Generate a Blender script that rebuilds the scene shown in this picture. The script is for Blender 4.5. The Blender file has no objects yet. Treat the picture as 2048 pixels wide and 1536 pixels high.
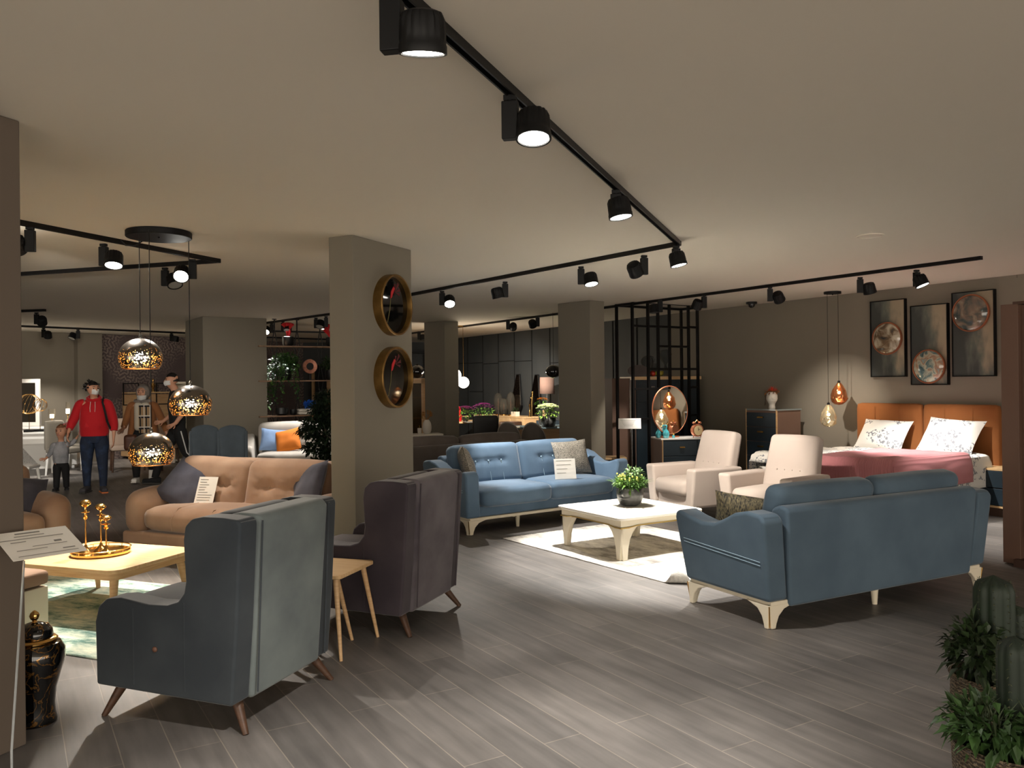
import bpy, bmesh, math, random
from mathutils import Vector, Matrix, noise
random.seed(7)
PI=math.pi
C=bpy.context.scene.collection
S=bpy.context.scene
# ---------------------------------------------------------------- camera
FPX=1650.0; EYE=1.55; ROLL=0.0115; CEIL=2.72
cam_d=bpy.data.cameras.new('camera'); cam_d.sensor_fit='HORIZONTAL'; cam_d.sensor_width=36
cam_d.lens=36*FPX/2048; cam_d.clip_start=.05; cam_d.clip_end=100
cam_d.shift_y=(768-767)/2048*-1
cam=bpy.data.objects.new('camera',cam_d); C.objects.link(cam)
cr,sr=math.cos(ROLL),math.sin(ROLL)
cam.matrix_world=Matrix(((cr,sr,0,0),(0,0,-1,0),(-sr,cr,0,EYE),(0,0,0,1)))
S.camera=cam
# ---------------------------------------------------------------- world and exposure
w=bpy.data.worlds.new('world'); S.world=w; w.use_nodes=True
w.node_tree.nodes['Background'].inputs[0].default_value=(1.0,.895,.765,1)
w.node_tree.nodes['Background'].inputs[1].default_value=1.85
S.view_settings.view_transform='Standard'; S.view_settings.look='None'
S.view_settings.gamma=1; S.view_settings.use_curve_mapping=False
S.view_settings.exposure=1.1
SPOT_W=1.25
# ---------------------------------------------------------------- sight lines of the camera, used to read places off the photograph
def ray(px,py):
    dx=px-1024; dy=767-py
    return (dx*cr+dy*sr)/FPX,(-dx*sr+dy*cr)/FPX
def G(px,py,z=0.0):
    u,v=ray(px,py); d=(z-EYE)/v
    return Vector((u*d,d,z))
def V(px,py,d):
    u,v=ray(px,py); return Vector((u*d,d,EYE+v*d))
# ---------------------------------------------------------------- materials
def lin(c):
    return tuple(((x/255)/12.92 if x/255<=.04045 else ((x/255+.055)/1.055)**2.4) for x in c)+(1,)
def nm(m): return m.node_tree.nodes, m.node_tree.links
def mat(name,col,rough=.5,metal=0,sheen=0,var=None,bump=None,emis=0,trans=0,coat=0,spec=.5,ior=1.45,alpha=1,stretch=None):
    m=bpy.data.materials.new(name); m.use_nodes=True
    N,L=nm(m); b=N['Principled BSDF']
    b.inputs['Base Color'].default_value=lin(col); b.inputs['Roughness'].default_value=rough
    b.inputs['Metallic'].default_value=metal; b.inputs['Specular IOR Level'].default_value=spec
    b.inputs['Sheen Weight'].default_value=sheen; b.inputs['Coat Weight'].default_value=coat
    if sheen: b.inputs['Sheen Roughness'].default_value=.35
    b.inputs['Transmission Weight'].default_value=trans; b.inputs['IOR'].default_value=ior
    b.inputs['Alpha'].default_value=alpha
    if emis: b.inputs['Emission Color'].default_value=lin(col); b.inputs['Emission Strength'].default_value=emis
    if var or bump:
        tc=N.new('ShaderNodeTexCoord'); src=tc.outputs['Object']
        if stretch:
            mp=N.new('ShaderNodeMapping'); mp.inputs['Scale'].default_value=stretch
            L.new(src,mp.inputs[0]); src=mp.outputs[0]
    if var:      # (scale, second colour, low, high)
        n=N.new('ShaderNodeTexNoise'); n.inputs['Scale'].default_value=var[0]; n.inputs['Detail'].default_value=4
        L.new(src,n.inputs['Vector'])
        r=N.new('ShaderNodeValToRGB'); e=r.color_ramp.elements
        lo,hi=(var[2],var[3]) if len(var)>2 else (.35,.65)
        e[0].position=lo; e[1].position=hi; e[0].color=lin(col); e[1].color=lin(var[1])
        L.new(n.outputs['Fac'],r.inputs[0]); L.new(r.outputs[0],b.inputs['Base Color'])
    if bump:     # (scale, strength, distance)
        n2=N.new('ShaderNodeTexNoise'); n2.inputs['Scale'].default_value=bump[0]; n2.inputs['Detail'].default_value=3
        L.new(src,n2.inputs['Vector'])
        bp=N.new('ShaderNodeBump'); bp.inputs['Strength'].default_value=bump[1]; bp.inputs['Distance'].default_value=bump[2] if len(bump)>2 else .01
        L.new(n2.outputs['Fac'],bp.inputs['Height']); L.new(bp.outputs[0],b.inputs['Normal'])
    return m
def emat(name,col,s):
    m=bpy.data.materials.new(name); m.use_nodes=True; N,L=nm(m)
    N.remove(N['Principled BSDF']); e=N.new('ShaderNodeEmission'); e.inputs[0].default_value=lin(col); e.inputs[1].default_value=s
    L.new(e.outputs[0],N['Material Output'].inputs[0]); return m
def velvet(name,c1,c2,sc=3.5,sheen=.35): return mat(name,c1,.85,sheen=sheen,var=(sc,c2,.38,.66),bump=(260,.12,.002),spec=.2)
# ---------------------------------------------------------------- mesh builder
def TM(loc=(0,0,0),rz=0,rx=0,ry=0,sc=(1,1,1)):
    return Matrix.Translation(loc)@Matrix.Rotation(rz,4,'Z')@Matrix.Rotation(ry,4,'Y')@Matrix.Rotation(rx,4,'X')@Matrix.Diagonal((*sc,1))
class MB:
    def __init__(s): s.v=[]; s.f=[]
    def add(s,vs,fs,M=None):
        o=len(s.v)
        s.v+=[(M@Vector(p)) if M is not None else Vector(p) for p in vs]
        s.f+=[tuple(i+o for i in f) for f in fs]; return s
    def box(s,c,d,M=None):
        x,y,z=[k/2 for k in d]; a,b,e=c
        vs=[(a+i*x,b+j*y,e+k*z) for i in(-1,1) for j in(-1,1) for k in(-1,1)]
        return s.add(vs,[(0,1,3,2),(4,6,7,5),(0,4,5,1),(2,3,7,6),(0,2,6,4),(1,5,7,3)],M)
    def prism(s,pts,a,b,M=None,plane='yz'):   # outline in a plane, run from a to b along the third axis
        n=len(pts)
        def q(p,h):
            return {'yz':(h,p[0],p[1]),'xz':(p[0],h,p[1]),'xy':(p[0],p[1],h)}[plane]
        vs=[q(p,a) for p in pts]+[q(p,b) for p in pts]
        return s.add(vs,[tuple(range(n-1,-1,-1)),tuple(range(n,2*n))]+[(i,(i+1)%n,n+(i+1)%n,n+i) for i in range(n)],M)
    def lathe(s,prof,n=24,M=None,caps=True,fn=None):
        vs=[];fs=[]
        for r,z in prof:
            for k in range(n):
                a=2*PI*k/n; rr=r*(fn(a,z) if fn else 1); vs.append((rr*math.cos(a),rr*math.sin(a),z))
        for i in range(len(prof)-1):
            for k in range(n):
                fs.append((i*n+k,i*n+(k+1)%n,(i+1)*n+(k+1)%n,(i+1)*n+k))
        if caps:
            if prof[0][0]>1e-5: fs.append(tuple(range(n-1,-1,-1)))
            if prof[-1][0]>1e-5: fs.append(tuple(range((len(prof)-1)*n,len(prof)*n)))
        return s.add(vs,fs,M)
    def sph(s,c,r,n=16,M=None,sc=(1,1,1)):
        m=n//2; pr=[(r*math.sin(PI*i/m)+1e-6,-r*math.cos(PI*i/m)) for i in range(m+1)]
        T=Matrix.Translation(c)@Matrix.Diagonal((*sc,1)); return s.lathe(pr,n,(M@T) if M is not None else T,False)
    def tube(s,pts,r,n=8,M=None,closed=False):
        pts=[Vector(p) for p in pts]; m=len(pts); rs=r if isinstance(r,(list,tuple)) else [r]*m
        vs=[];fs=[]; up=None
        for i,p in enumerate(pts):
            if closed: t=(pts[(i+1)%m]-pts[i-1])
            else: t=pts[min(i+1,m-1)]-pts[max(i-1,0)]
            t.normalize()
            if up is None: up=Vector((0,0,1)) if abs(t.z)<.9 else Vector((1,0,0))
            a=t.cross(up).normalized(); b=a.cross(t).normalized(); up=b
            for k in range(n):
                th=2*PI*(k+.5)/n; vs.append(p+(a*math.cos(th)+b*math.sin(th))*rs[i])
        for i in range(m if closed else m-1):
            for k in range(n):
                j=(i+1)%m; fs.append((i*n+k,i*n+(k+1)%n,j*n+(k+1)%n,j*n+k))
        if not closed: fs+= [tuple(range(n-1,-1,-1)),tuple(range((m-1)*n,m*n))]
        return s.add(vs,fs,M)
    def soft(s,c,d,r=.05,M=None,n=10,fn=None,pf=(0,0,0)):   # padded block: rounded box with bulging faces
        hx,hy,hz=[k/2 for k in d]; r=min(r,hx*.98,hy*.98,hz*.98); vs=[];fs=[];idx={}
        def V_(i,j,k):
            key=(i,j,k)
            if key in idx: return idx[key]
            u=[2*q/n-1 for q in key]
            def wp(t,h):   # denser near the edges
                return (abs(t)**.8)*(1 if t>=0 else -1)*h
            p=Vector((wp(u[0],hx),wp(u[1],hy),wp(u[2],hz)))
            q=Vector((max(-hx+r,min(hx-r,p.x)),max(-hy+r,min(hy-r,p.y)),max(-hz+r,min(hz-r,p.z))))
            e=p-q
            if e.length>1e-6: p=q+e.normalized()*r*min(1,e.length/r) if e.length<r else q+e.normalized()*r
            X,Y,Z=p.x/hx,p.y/hy,p.z/hz
            p.x+=X*pf[0]*(1-Y*Y)*(1-Z*Z); p.y+=Y*pf[1]*(1-X*X)*(1-Z*Z); p.z+=Z*pf[2]*(1-X*X)*(1-Y*Y)
            if fn: p=fn(p,X,Y,Z)
            vs.append(p+Vector(c)); idx[key]=len(vs)-1; return idx[key]
        for a in range(n):
            for b in range(n):
                for side in (0,n):
                    qs=[[(side,a,b),(side,a+1,b),(side,a+1,b+1),(side,a,b+1)],[(a,side,b),(a,side,b+1),(a+1,side,b+1),(a+1,side,b)],[(a,b,side),(a+1,b,side),(a+1,b+1,side),(a,b+1,side)]]
                    for q in qs:
                        f=[V_(*t) for t in q]
                        if side==0: f=f[::-1]
                        fs.append(tuple(f))
        return s.add(vs,fs,M)
    def pillow(s,w,h,t,M=None,n=14,seed=0,wr=.012):   # lies in xz, thick along y
        vs=[];fs=[]
        for side in (1,-1):
            for i in range(n+1):
                for j in range(n+1):
                    u=2*i/n-1; v=2*j/n-1
                    th=t/2*((1-abs(u)**2.6)*(1-abs(v)**2.6))**.55
                    px=w/2*u*(1-.07*(1-v*v)); pz=h/2*v*(1-.07*(1-u*u))
                    k=noise.noise(Vector((px*9+seed,pz*9,side)))*wr*(1-max(abs(u),abs(v))**6)
                    vs.append((px,side*(th+k),pz))
            o=(0 if side==1 else (n+1)**2)
            for i in range(n):
                for j in range(n):
                    q=(o+i*(n+1)+j,o+(i+1)*(n+1)+j,o+(i+1)*(n+1)+j+1,o+i*(n+1)+j+1)
                    fs.append(q if side==-1 else q[::-1])
        # seam
        o2=(n+1)**2
        return s.add(vs,fs,M)
    def leaf(s,p,d,l,w,droop=.3,up=Vector((0,0,1))):
        d=Vector(d).normalized(); a=d.cross(up)
        a=a.normalized() if a.length>1e-3 else Vector((1,0,0)); b=a.cross(d)
        p=Vector(p); m=p+d*l*.5+b*l*.08; e=p+d*l-Vector((0,0,droop*l))
        return s.add([p,m+a*w/2,e,m-a*w/2,m-b*w*.18],[(0,1,4),(1,2,4),(2,3,4),(3,0,4)])
    def build(s,name,m,parent=None,bevel=0,seg=3,sub=0,ang=38,weld=True,solid=0):
        me=bpy.data.meshes.new(name); me.from_pydata([tuple(v) for v in s.v],[],s.f)
        bm=bmesh.new(); bm.from_mesh(me)
        if weld: bmesh.ops.remove_doubles(bm,verts=bm.verts,dist=1e-5)
        bmesh.ops.recalc_face_normals(bm,faces=bm.faces); bm.to_mesh(me); bm.free()
        for p in me.polygons: p.use_smooth=True
        if not bevel: me.set_sharp_from_angle(angle=math.radians(ang))
        o=bpy.data.objects.new(name,me); C.objects.link(o); me.materials.append(m)
        if parent is not None: o.parent=parent
        if solid:
            md=o.modifiers.new('solid','SOLIDIFY'); md.thickness=solid; md.offset=-1
        if bevel:
            md=o.modifiers.new('bevel','BEVEL'); md.width=bevel; md.segments=seg; md.limit_method='ANGLE'; md.angle_limit=math.radians(30)
            md.harden_normals=True
        if sub:
            md=o.modifiers.new('sub','SUBSURF'); md.levels=sub; md.render_levels=sub
        return o
def thing(name,label,cat,loc=(0,0,0),rz=0,group=None):
    o=bpy.data.objects.new(name,None); C.objects.link(o); o.empty_display_size=.1
    o.location=loc; o.rotation_euler=(0,0,rz); o['label']=label; o['category']=cat
    if group: o['group']=group
    return o
def tag(o,label,cat,group=None,kind=None):
    o['label']=label; o['category']=cat
    if group: o['group']=group
    if kind: o['kind']=kind
    return o
def struct(o): o['kind']='structure'; return o
def dup(root,loc,rz,label,group=None,scale=None):
    def cp(o,par):
        c=o.copy(); C.objects.link(c)
        if par is not None: c.parent=par
        for ch in o.children: cp(ch,c)
        return c
    r=cp(root,None); r.location=loc; r.rotation_euler=(0,0,rz); r['label']=label
    if group: r['group']=group
    elif 'group' in r: del r['group']
    if scale: r.scale=scale
    return r
# ---------------------------------------------------------------- shared materials
m_wall=mat('wall_paint',(134,127,114),.9,var=(.6,(127,120,108)),bump=(180,.05,.002),spec=.2)
m_ceil=mat('ceiling_paint',(214,206,192),.95,spec=.1)
m_black=mat('black_metal',(11,11,12),.42,spec=.35)
m_blackp=mat('black_powder_coat',(11,11,12),.5,spec=.3)
m_oak=mat('oak',(204,168,124),.45,var=(6,(188,150,106)),stretch=(1,1,14),bump=(40,.05,.002))
m_oakt=mat('oak_top',(212,180,136),.4,var=(5,(198,162,116)),stretch=(1,14,1),bump=(40,.04,.002))
m_walnut=mat('walnut_leg',(80,54,38),.5,var=(8,(62,42,28)),stretch=(1,1,6))
m_gold=mat('polished_gold',(232,186,112),.16,metal=1)
m_brass=mat('brushed_brass',(150,116,62),.38,metal=1,var=(7,(120,90,46)))
m_white=mat('white_lacquer',(232,226,212),.3,coat=.3)
m_cream=mat('cream_lacquer',(222,212,190),.38)
m_paper=mat('paper',(226,222,214),.7,bump=(30,.05,.002))
m_ink=mat('printed_ink',(120,116,110),.8)
m_glass=mat('clear_glass',(255,255,255),.03,trans=1,ior=1.3)
m_steel=mat('steel',(150,150,150),.25,metal=1)
m_navy=mat('navy_front',(30,42,50),.45,var=(3,(34,47,56)))
m_brownpanel=mat('brown_panel',(108,84,72),.6,var=(2,(102,79,67)))
m_whitegloss=mat('white_gloss',(240,238,232),.2,coat=.5)
m_green=mat('leaf_green',(58,92,38),.5,var=(9,(96,134,50)),spec=.4)
m_dgreen=mat('dark_leaf',(26,44,22),.5,var=(9,(44,66,30)),spec=.4)
m_soil=mat('soil',(40,30,22),.95,bump=(60,.5,.01))
# floor: wood-look planks
m_floor=bpy.data.materials.new('plank_floor'); m_floor.use_nodes=True
N,L=nm(m_floor); b=N['Principled BSDF']
tc=N.new('ShaderNodeTexCoord'); mp=N.new('ShaderNodeMapping'); mp.inputs['Rotation'].default_value=(0,0,math.atan2(.853,.521)); L.new(tc.outputs['Object'],mp.inputs[0])
br=N.new('ShaderNodeTexBrick'); br.offset=.37; br.inputs['Scale'].default_value=1; br.inputs['Brick Width'].default_value=1.25; br.inputs['Row Height'].default_value=.195
br.inputs['Mortar Size'].default_value=.0028; br.inputs['Mortar Smooth'].default_value=.3; br.inputs['Bias'].default_value=0
br.inputs['Color1'].default_value=lin((103,98,94)); br.inputs['Color2'].default_value=lin((92,88,85)); br.inputs['Mortar'].default_value=lin((128,120,110))
L.new(mp.outputs[0],br.inputs[0])
mp2=N.new('ShaderNodeMapping'); mp2.inputs['Scale'].default_value=(.8,7,1); L.new(mp.outputs[0],mp2.inputs[0])
n1=N.new('ShaderNodeTexNoise'); n1.inputs['Scale'].default_value=2.2; n1.inputs['Detail'].default_value=6; L.new(mp2.outputs[0],n1.inputs[0])
n3=N.new('ShaderNodeTexNoise'); n3.inputs['Scale'].default_value=2.0; n3.inputs['Detail'].default_value=5; L.new(mp.outputs[0],n3.inputs[0])
mx=N.new('ShaderNodeMix'); mx.data_type='RGBA'; mx.blend_type='OVERLAY'; mx.inputs[0].default_value=.6
L.new(br.outputs[0],mx.inputs[6]); L.new(n1.outputs['Fac'],mx.inputs[7])
mx2=N.new('ShaderNodeMix'); mx2.data_type='RGBA'; mx2.blend_type='OVERLAY'; mx2.inputs[0].default_value=.5
L.new(mx.outputs[2],mx2.inputs[6]); L.new(n3.outputs['Fac'],mx2.inputs[7]); L.new(mx2.outputs[2],b.inputs['Base Color'])
b.inputs['Roughness'].default_value=.48; b.inputs['Specular IOR Level'].default_value=.4
bp=N.new('ShaderNodeBump'); bp.inputs['Strength'].default_value=.25; bp.inputs['Distance'].default_value=.002; L.new(br.outputs['Fac'],bp.inputs['Height']); bp.invert=True
L.new(bp.outputs[0],b.inputs['Normal'])
# ---------------------------------------------------------------- the shell
WD=Vector((-.521,.853,0)); WN=Vector((-.853,-.521,0)); W0=Vector((5.64,9.55,0)); RW=math.atan2(-.853,.521)
def wt(px,off=0):            # how far along the long wall a sight line lands (off = distance out from it)
    u=(px-1024)/FPX; P0=W0+WN*off
    return (P0.x-u*P0.y)/(u*WD.y-WD.x)
def WP(px,off=0,z=0): 
    p=W0+WN*off+WD*wt(px,off); p.z=z; return p
def wz(px,py,off=0): return V(px,py,WP(px,off).y).z
corner=W0+WD*15.2
WALLS=[('wall_right',W0+WD*-8,W0+WD*wt(1342),m_wall)]
fl=struct(MB().box((0,11,-.06),(34,30,.12)).build('floor',m_floor))
ce=struct(MB().box((0,11,CEIL+.06),(34,30,.12)).build('ceiling',m_ceil))
def wall(name,a,b_,m,th=.15,z1=CEIL,z0=0):
    a=Vector(a);b_=Vector(b_); d=(b_-a); l=d.length; a0=math.atan2(d.y,d.x)
    M=TM((a.x,a.y,0),a0); return struct(MB().box((l/2,th/2,(z0+z1)/2),(l,th,z1-z0),M).build(name,m))
# dark wall panelling with joints
m_dark=mat('dark_wall_panel',(62,64,64),.6,var=(1.2,(54,57,58)))
def long_wall(name,t0,t1,m):
    a=W0+WD*t0; l=t1-t0; M=TM((a.x,a.y,0),math.atan2(WD.y,WD.x)); return struct(MB().box((l/2,-.08,CEIL/2),(l,.16,CEIL),M).build(name,m))
tsw=wt(1342)
long_wall('wall_right',-9,tsw,m_wall)
long_wall('wall_right_dark',tsw,15.2,m_dark)
mb=MB()
for px in (937,967,998,1030,1065,1101,1140,1185,1227,1275,1318):
    t=wt(px); c=W0+WD*t+WN*.004; mb.box((0,0,0),(.022,.02,2.7),TM((c.x,c.y,1.36),RW))
for pa,pb,py in ((910,937,727),(937,967,726),(967,998,727),(998,1030,722),(1030,1065,722),(940,967,783),(1101,1140,725)):
    c=(WP(pa)+WP(pb))/2+WN*.004; l=(WP(pa)-WP(pb)).length; mb.box((0,0,0),(l,.02,.014),TM((c.x,c.y,wz((pa+pb)/2,py)),RW))
m_joint=mat('panel_joint',(12,13,13),.8)
struct(mb.build('trim_1',m_joint))
# far walls
A=Vector((-9.91,16.59,0)); B=Vector((-9.0,17.65,0)); Cc=Vector((-5.62,22.24,0)); Dd=Vector((-3.2,22.9,0))
m_paper_w=bpy.data.materials.new('patterned_wallpaper'); m_paper_w.use_nodes=True
N,L=nm(m_paper_w); b=N['Principled BSDF']; b.inputs['Roughness'].default_value=.8
tc=N.new('ShaderNodeTexCoord'); mp=N.new('ShaderNodeMapping'); mp.inputs['Scale'].default_value=(2.2,2.2,2.2); L.new(tc.outputs['UV'],mp.inputs[0])
fr=N.new('ShaderNodeVectorMath'); fr.operation='FRACTION'; L.new(mp.outputs[0],fr.inputs[0])
sb=N.new('ShaderNodeVectorMath'); sb.operation='SUBTRACT'; sb.inputs[1].default_value=(.5,.5,0); L.new(fr.outputs[0],sb.inputs[0])
sp=N.new('ShaderNodeSeparateXYZ'); L.new(sb.outputs[0],sp.inputs[0])
def mth(op,a,b2=None):
    n=N.new('ShaderNodeMath'); n.operation=op
    for i,q in enumerate((a,b2)):
        if q is None: continue
        if isinstance(q,(int,float)): n.inputs[i].default_value=q
        else: L.new(q,n.inputs[i])
    return n.outputs[0]
rr=mth('SQRT',mth('ADD',mth('MULTIPLY',sp.outputs[0],sp.outputs[0]),mth('MULTIPLY',sp.outputs[1],sp.outputs[1])))
an=mth('ARCTAN2',sp.outputs[1],sp.outputs[0])
pat=mth('SINE',mth('ADD',mth('MULTIPLY',rr,34),mth('MULTIPLY',mth('SINE',mth('MULTIPLY',an,8)),1.8)))
pat2=mth('SINE',mth('MULTIPLY',mth('ABSOLUTE',mth('SUBTRACT',mth('ABSOLUTE',sp.outputs[0]),mth('ABSOLUTE',sp.outputs[1]))),40))
patf=mth('ADD',mth('MULTIPLY',pat,.6),mth('MULTIPLY',pat2,.4))
nz=N.new('ShaderNodeTexNoise'); nz.inputs['Scale'].default_value=1.3; L.new(tc.outputs['Object'],nz.inputs[0])
rp=N.new('ShaderNodeValToRGB'); rp.color_ramp.elements[0].position=.42; rp.color_ramp.elements[1].position=.6
L.new(nz.outputs['Fac'],rp.inputs[0])
fac=mth('MULTIPLY',mth('GREATER_THAN',patf,.1),rp.outputs[0])
mx=N.new('ShaderNodeMix'); mx.data_type='RGBA'; mx.inputs[6].default_value=lin((92,80,80)); mx.inputs[7].default_value=lin((138,124,116)); L.new(fac,mx.inputs[0]); L.new(mx.outputs[2],b.inputs['Base Color'])
wall('wall_left_far',(-12.2,14.0,0),A,m_wall)
wall('wall_back_left',A,B,m_wall)
o=wall('wall_back_patterned',B,Cc,m_paper_w)
uv=o.data.uv_layers.new(name='UVMap'); dd=(Cc-B).normalized()
for lp in o.data.loops:
    v=o.data.vertices[lp.vertex_index].co; uv.data[lp.index].uv=((v-B).dot(dd),v.z)
wall('wall_back_centre',Cc,Vector((-1.9,22.9,0)),m_dark)
wall('wall_left',(-12.2,-4,0),(-12.2,14.0,0),m_wall)
# pilaster on the left wall, between the mirror and the patterned paper
p=(A+B)/2
struct(MB().box((0,0,CEIL/2),(.5,.3,CEIL),TM((-9.03,17.55,0),math.atan2(1.06,.91))).build('wall_pilaster',m_wall))
m_pil=mat('dimmed_pillar_paint',(121,115,103),.9,bump=(180,.05,.002),spec=.2)  # wall paint made darker to offset the world light falling on the pillars
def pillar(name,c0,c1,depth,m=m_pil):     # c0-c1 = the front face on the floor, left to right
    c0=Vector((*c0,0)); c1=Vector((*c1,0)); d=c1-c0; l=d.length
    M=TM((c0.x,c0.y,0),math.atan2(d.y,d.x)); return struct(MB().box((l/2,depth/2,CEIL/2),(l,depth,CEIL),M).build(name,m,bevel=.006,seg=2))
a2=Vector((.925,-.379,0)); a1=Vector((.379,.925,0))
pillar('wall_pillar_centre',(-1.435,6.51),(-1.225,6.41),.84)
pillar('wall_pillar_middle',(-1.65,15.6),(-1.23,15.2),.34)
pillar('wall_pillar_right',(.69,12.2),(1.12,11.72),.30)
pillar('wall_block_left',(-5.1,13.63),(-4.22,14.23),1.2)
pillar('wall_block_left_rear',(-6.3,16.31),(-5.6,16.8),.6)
# near column at the left edge: its right-hand face runs away from the camera
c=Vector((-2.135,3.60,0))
M=TM((c.x,c.y,0),math.atan2(a1.y,a1.x)); struct(MB().box((-.45,.35,CEIL/2),(.9,.7,CEIL),M).build('wall_column_left',mat('shaded_column_paint',(96,85,75),.9),bevel=.006,seg=2))  # paint darkened to hold the shade of a face turned from the lamps
# ---------------------------------------------------------------- ceiling tracks and spotlights
TZ=CEIL-.017
def at_c(px,py,z=CEIL): return G(px,py,z)
def track(label,p,q,group=None):
    p=Vector(p);q=Vector(q); d=q-p; l=d.length; a=math.atan2(d.y,d.x)
    t=thing('ceiling_track',label,'lighting track',((p.x+q.x)/2,(p.y+q.y)/2,CEIL),a,group)
    MB().box((0,0,-.006),(l,.036,.012)).box((0,.0145,-.022),(l,.007,.026)).box((0,-.0145,-.022),(l,.007,.026)).build('rail',m_black,t)
    for e_ in (-1,1): MB().box((e_*(l/2-.015),0,-.017),(.034,.04,.036)).build('end_cap',m_blackp,t)
    return t
K=at_c(1358,483); trk0=at_c(860,25); dirM=(K-trk0).normalized()
track('black lighting track running overhead from the near ceiling to the corner joint',K-dirM*6.6,K)
track('black lighting track from the overhead corner joint to behind the clock pillar',K-Vector((.0,.0,0)),at_c(700,610))
track('long black lighting track along the bedroom wall ceiling',at_c(1963,512),at_c(800,668))
LJ=at_c(438,518)
track('black lighting track beside the globe pendant canopy, nearer arm of the V',at_c(-200,393),LJ)
track('black lighting track meeting the globe pendant arm, farther arm of the V',LJ,at_c(-250,564))
track('short black track end above the white dining set',at_c(-60,624),at_c(90,618))
track('thin black track running in front of the patterned wallpaper',at_c(-60,646),at_c(470,668.5))
track('black lighting track above the hanging shelf divider',at_c(500,648.5),at_c(760,612))
track('far thin ceiling track behind the shelf divider, nearer one',at_c(540,660.8),at_c(700,664))
track('far thin ceiling track behind the shelf divider, farther one',at_c(530,673),at_c(700,679))
m_lens=emat('spotlight_lens',(255,250,238),14.0)
m_lensoff=mat('spotlight_reflector',(190,190,185),.25,metal=.6)
def head_bm():
    m=MB(); n=48
    prof=[(.034,-.085),(.052,-.078),(.060,-.060),(.062,-.02),(.062,.0),(.064,.004),(.064,.024),(.057,.024),(.056,.012)]
    m.lathe(prof,n,None,True,lambda a,z:(1-.07*(1 if math.sin(a*16)>0 else 0)) if z<-.0 and z>-.1 else 1); return m
SPOTS=[]
def spot(label,px,py,aim,power=60,size=52,blend=.55,lit=True,hx=1,z=CEIL,group='track spotlights',s=1.0,warm=(1,.91,.80)):
    """px,py = where the driver box meets the track; aim = world point; hx = head to the +/- side of the box"""
    p=at_c(px,py); aim=Vector(aim)
    d=aim-(p+Vector((0,0,-.16))); yaw=math.atan2(d.y,d.x)
    t=thing('track_spotlight',label,'spotlight',(p.x,p.y,CEIL),0,group)
    # box stands to one side, square on to the room's view; the head hangs beside it
    hx=-hx; side=Vector((hx*.98,-.2-(1-min(1,abs(hx)))*.8,0)).normalized(); yaw=-.2 if hx>0 else .2
    MB().lathe([(.013,-.034),(.013,-.062)],12).box((0,0,-.04),(.05,.03,.02),TM((0,0,0),yaw)).build('adapter',m_blackp,t)
    MB().box((0,0,-.130),(.065,.042,.15),TM((0,0,0),yaw)).build('driver_box',m_blackp,t,bevel=.004,seg=2)
    hp=side*.092+Vector((0,0,-.148))
    MB().tube([(0,0,-.148),tuple(hp*.55+Vector((0,0,-.148*.45)))],.012,8).build('pivot_arm',m_blackp,t)
    dv=(aim-(p+hp)).normalized()
    q=dv.to_track_quat('Z','Y'); M=Matrix.Translation(hp)@q.to_matrix().to_4x4()@Matrix.Translation((0,0,.04))@Matrix.Diagonal((1.1,1.1,1.1,1))
    h=MB()
    hb=head_bm(); h.add(hb.v,hb.f,M); ho=h.build('lamp_head',m_blackp,t)
    MB().lathe([(.001,.018),(.054,.018),(.054,.0205),(.001,.0205)],32,M,False).build('lens',m_lens if lit else m_lensoff,ho)
    if power:
        ld=bpy.data.lights.new('spotlight_beam','SPOT'); ld.energy=power*SPOT_W; ld.spot_size=math.radians(size); ld.spot_blend=blend; ld.shadow_soft_size=.035; ld.color=warm
        lo=bpy.data.objects.new('spotlight_beam',ld); C.objects.link(lo); lo.parent=t
        lo.matrix_local=Matrix.Translation(hp+dv*.085)@(-dv).to_track_quat('Z','Y').to_matrix().to_4x4()
    SPOTS.append(t); return t
NEU=(1,.96,.90)
# main overhead track
spot('largest track spotlight, lit, at the very top of the picture',783,-36,(-.3,3.0,0),90,80,.8,hx=-1,warm=NEU)
spot('second lit spotlight along the overhead track, box to its left',1020,176,(.1,2.7,0),90,80,.8,hx=-1,warm=NEU)
spot('third lit spotlight along the overhead track, before the corner joint',1232,370,(1.0,4.6,0),70,75,.7,hx=-.05,warm=NEU)
spot('lit spotlight hanging right at the corner joint of the overhead tracks',1352,484,(1.9,6.6,0),170,62,.5,hx=.1,warm=NEU)
spot('dark turned-away spotlight just left of the corner joint',1288,504,(2.3,9.1,.6),190,50,.5,lit=False,hx=1)
spot('lit spotlight in the middle of the cross track, above the blue sofa',1162,527,(1.1,7.4,0),330,64,.5,hx=-1,warm=NEU)
spot('dark turned-away spotlight on the cross track above the pot cabinet',1010,558,(.3,9.5,.6),160,60,.5,lit=False,hx=1,warm=NEU)
spot('lit spotlight on the cross track next to the clock pillar',884,577,(-.4,8.0,0),55,55,.6,hx=-1)
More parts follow.
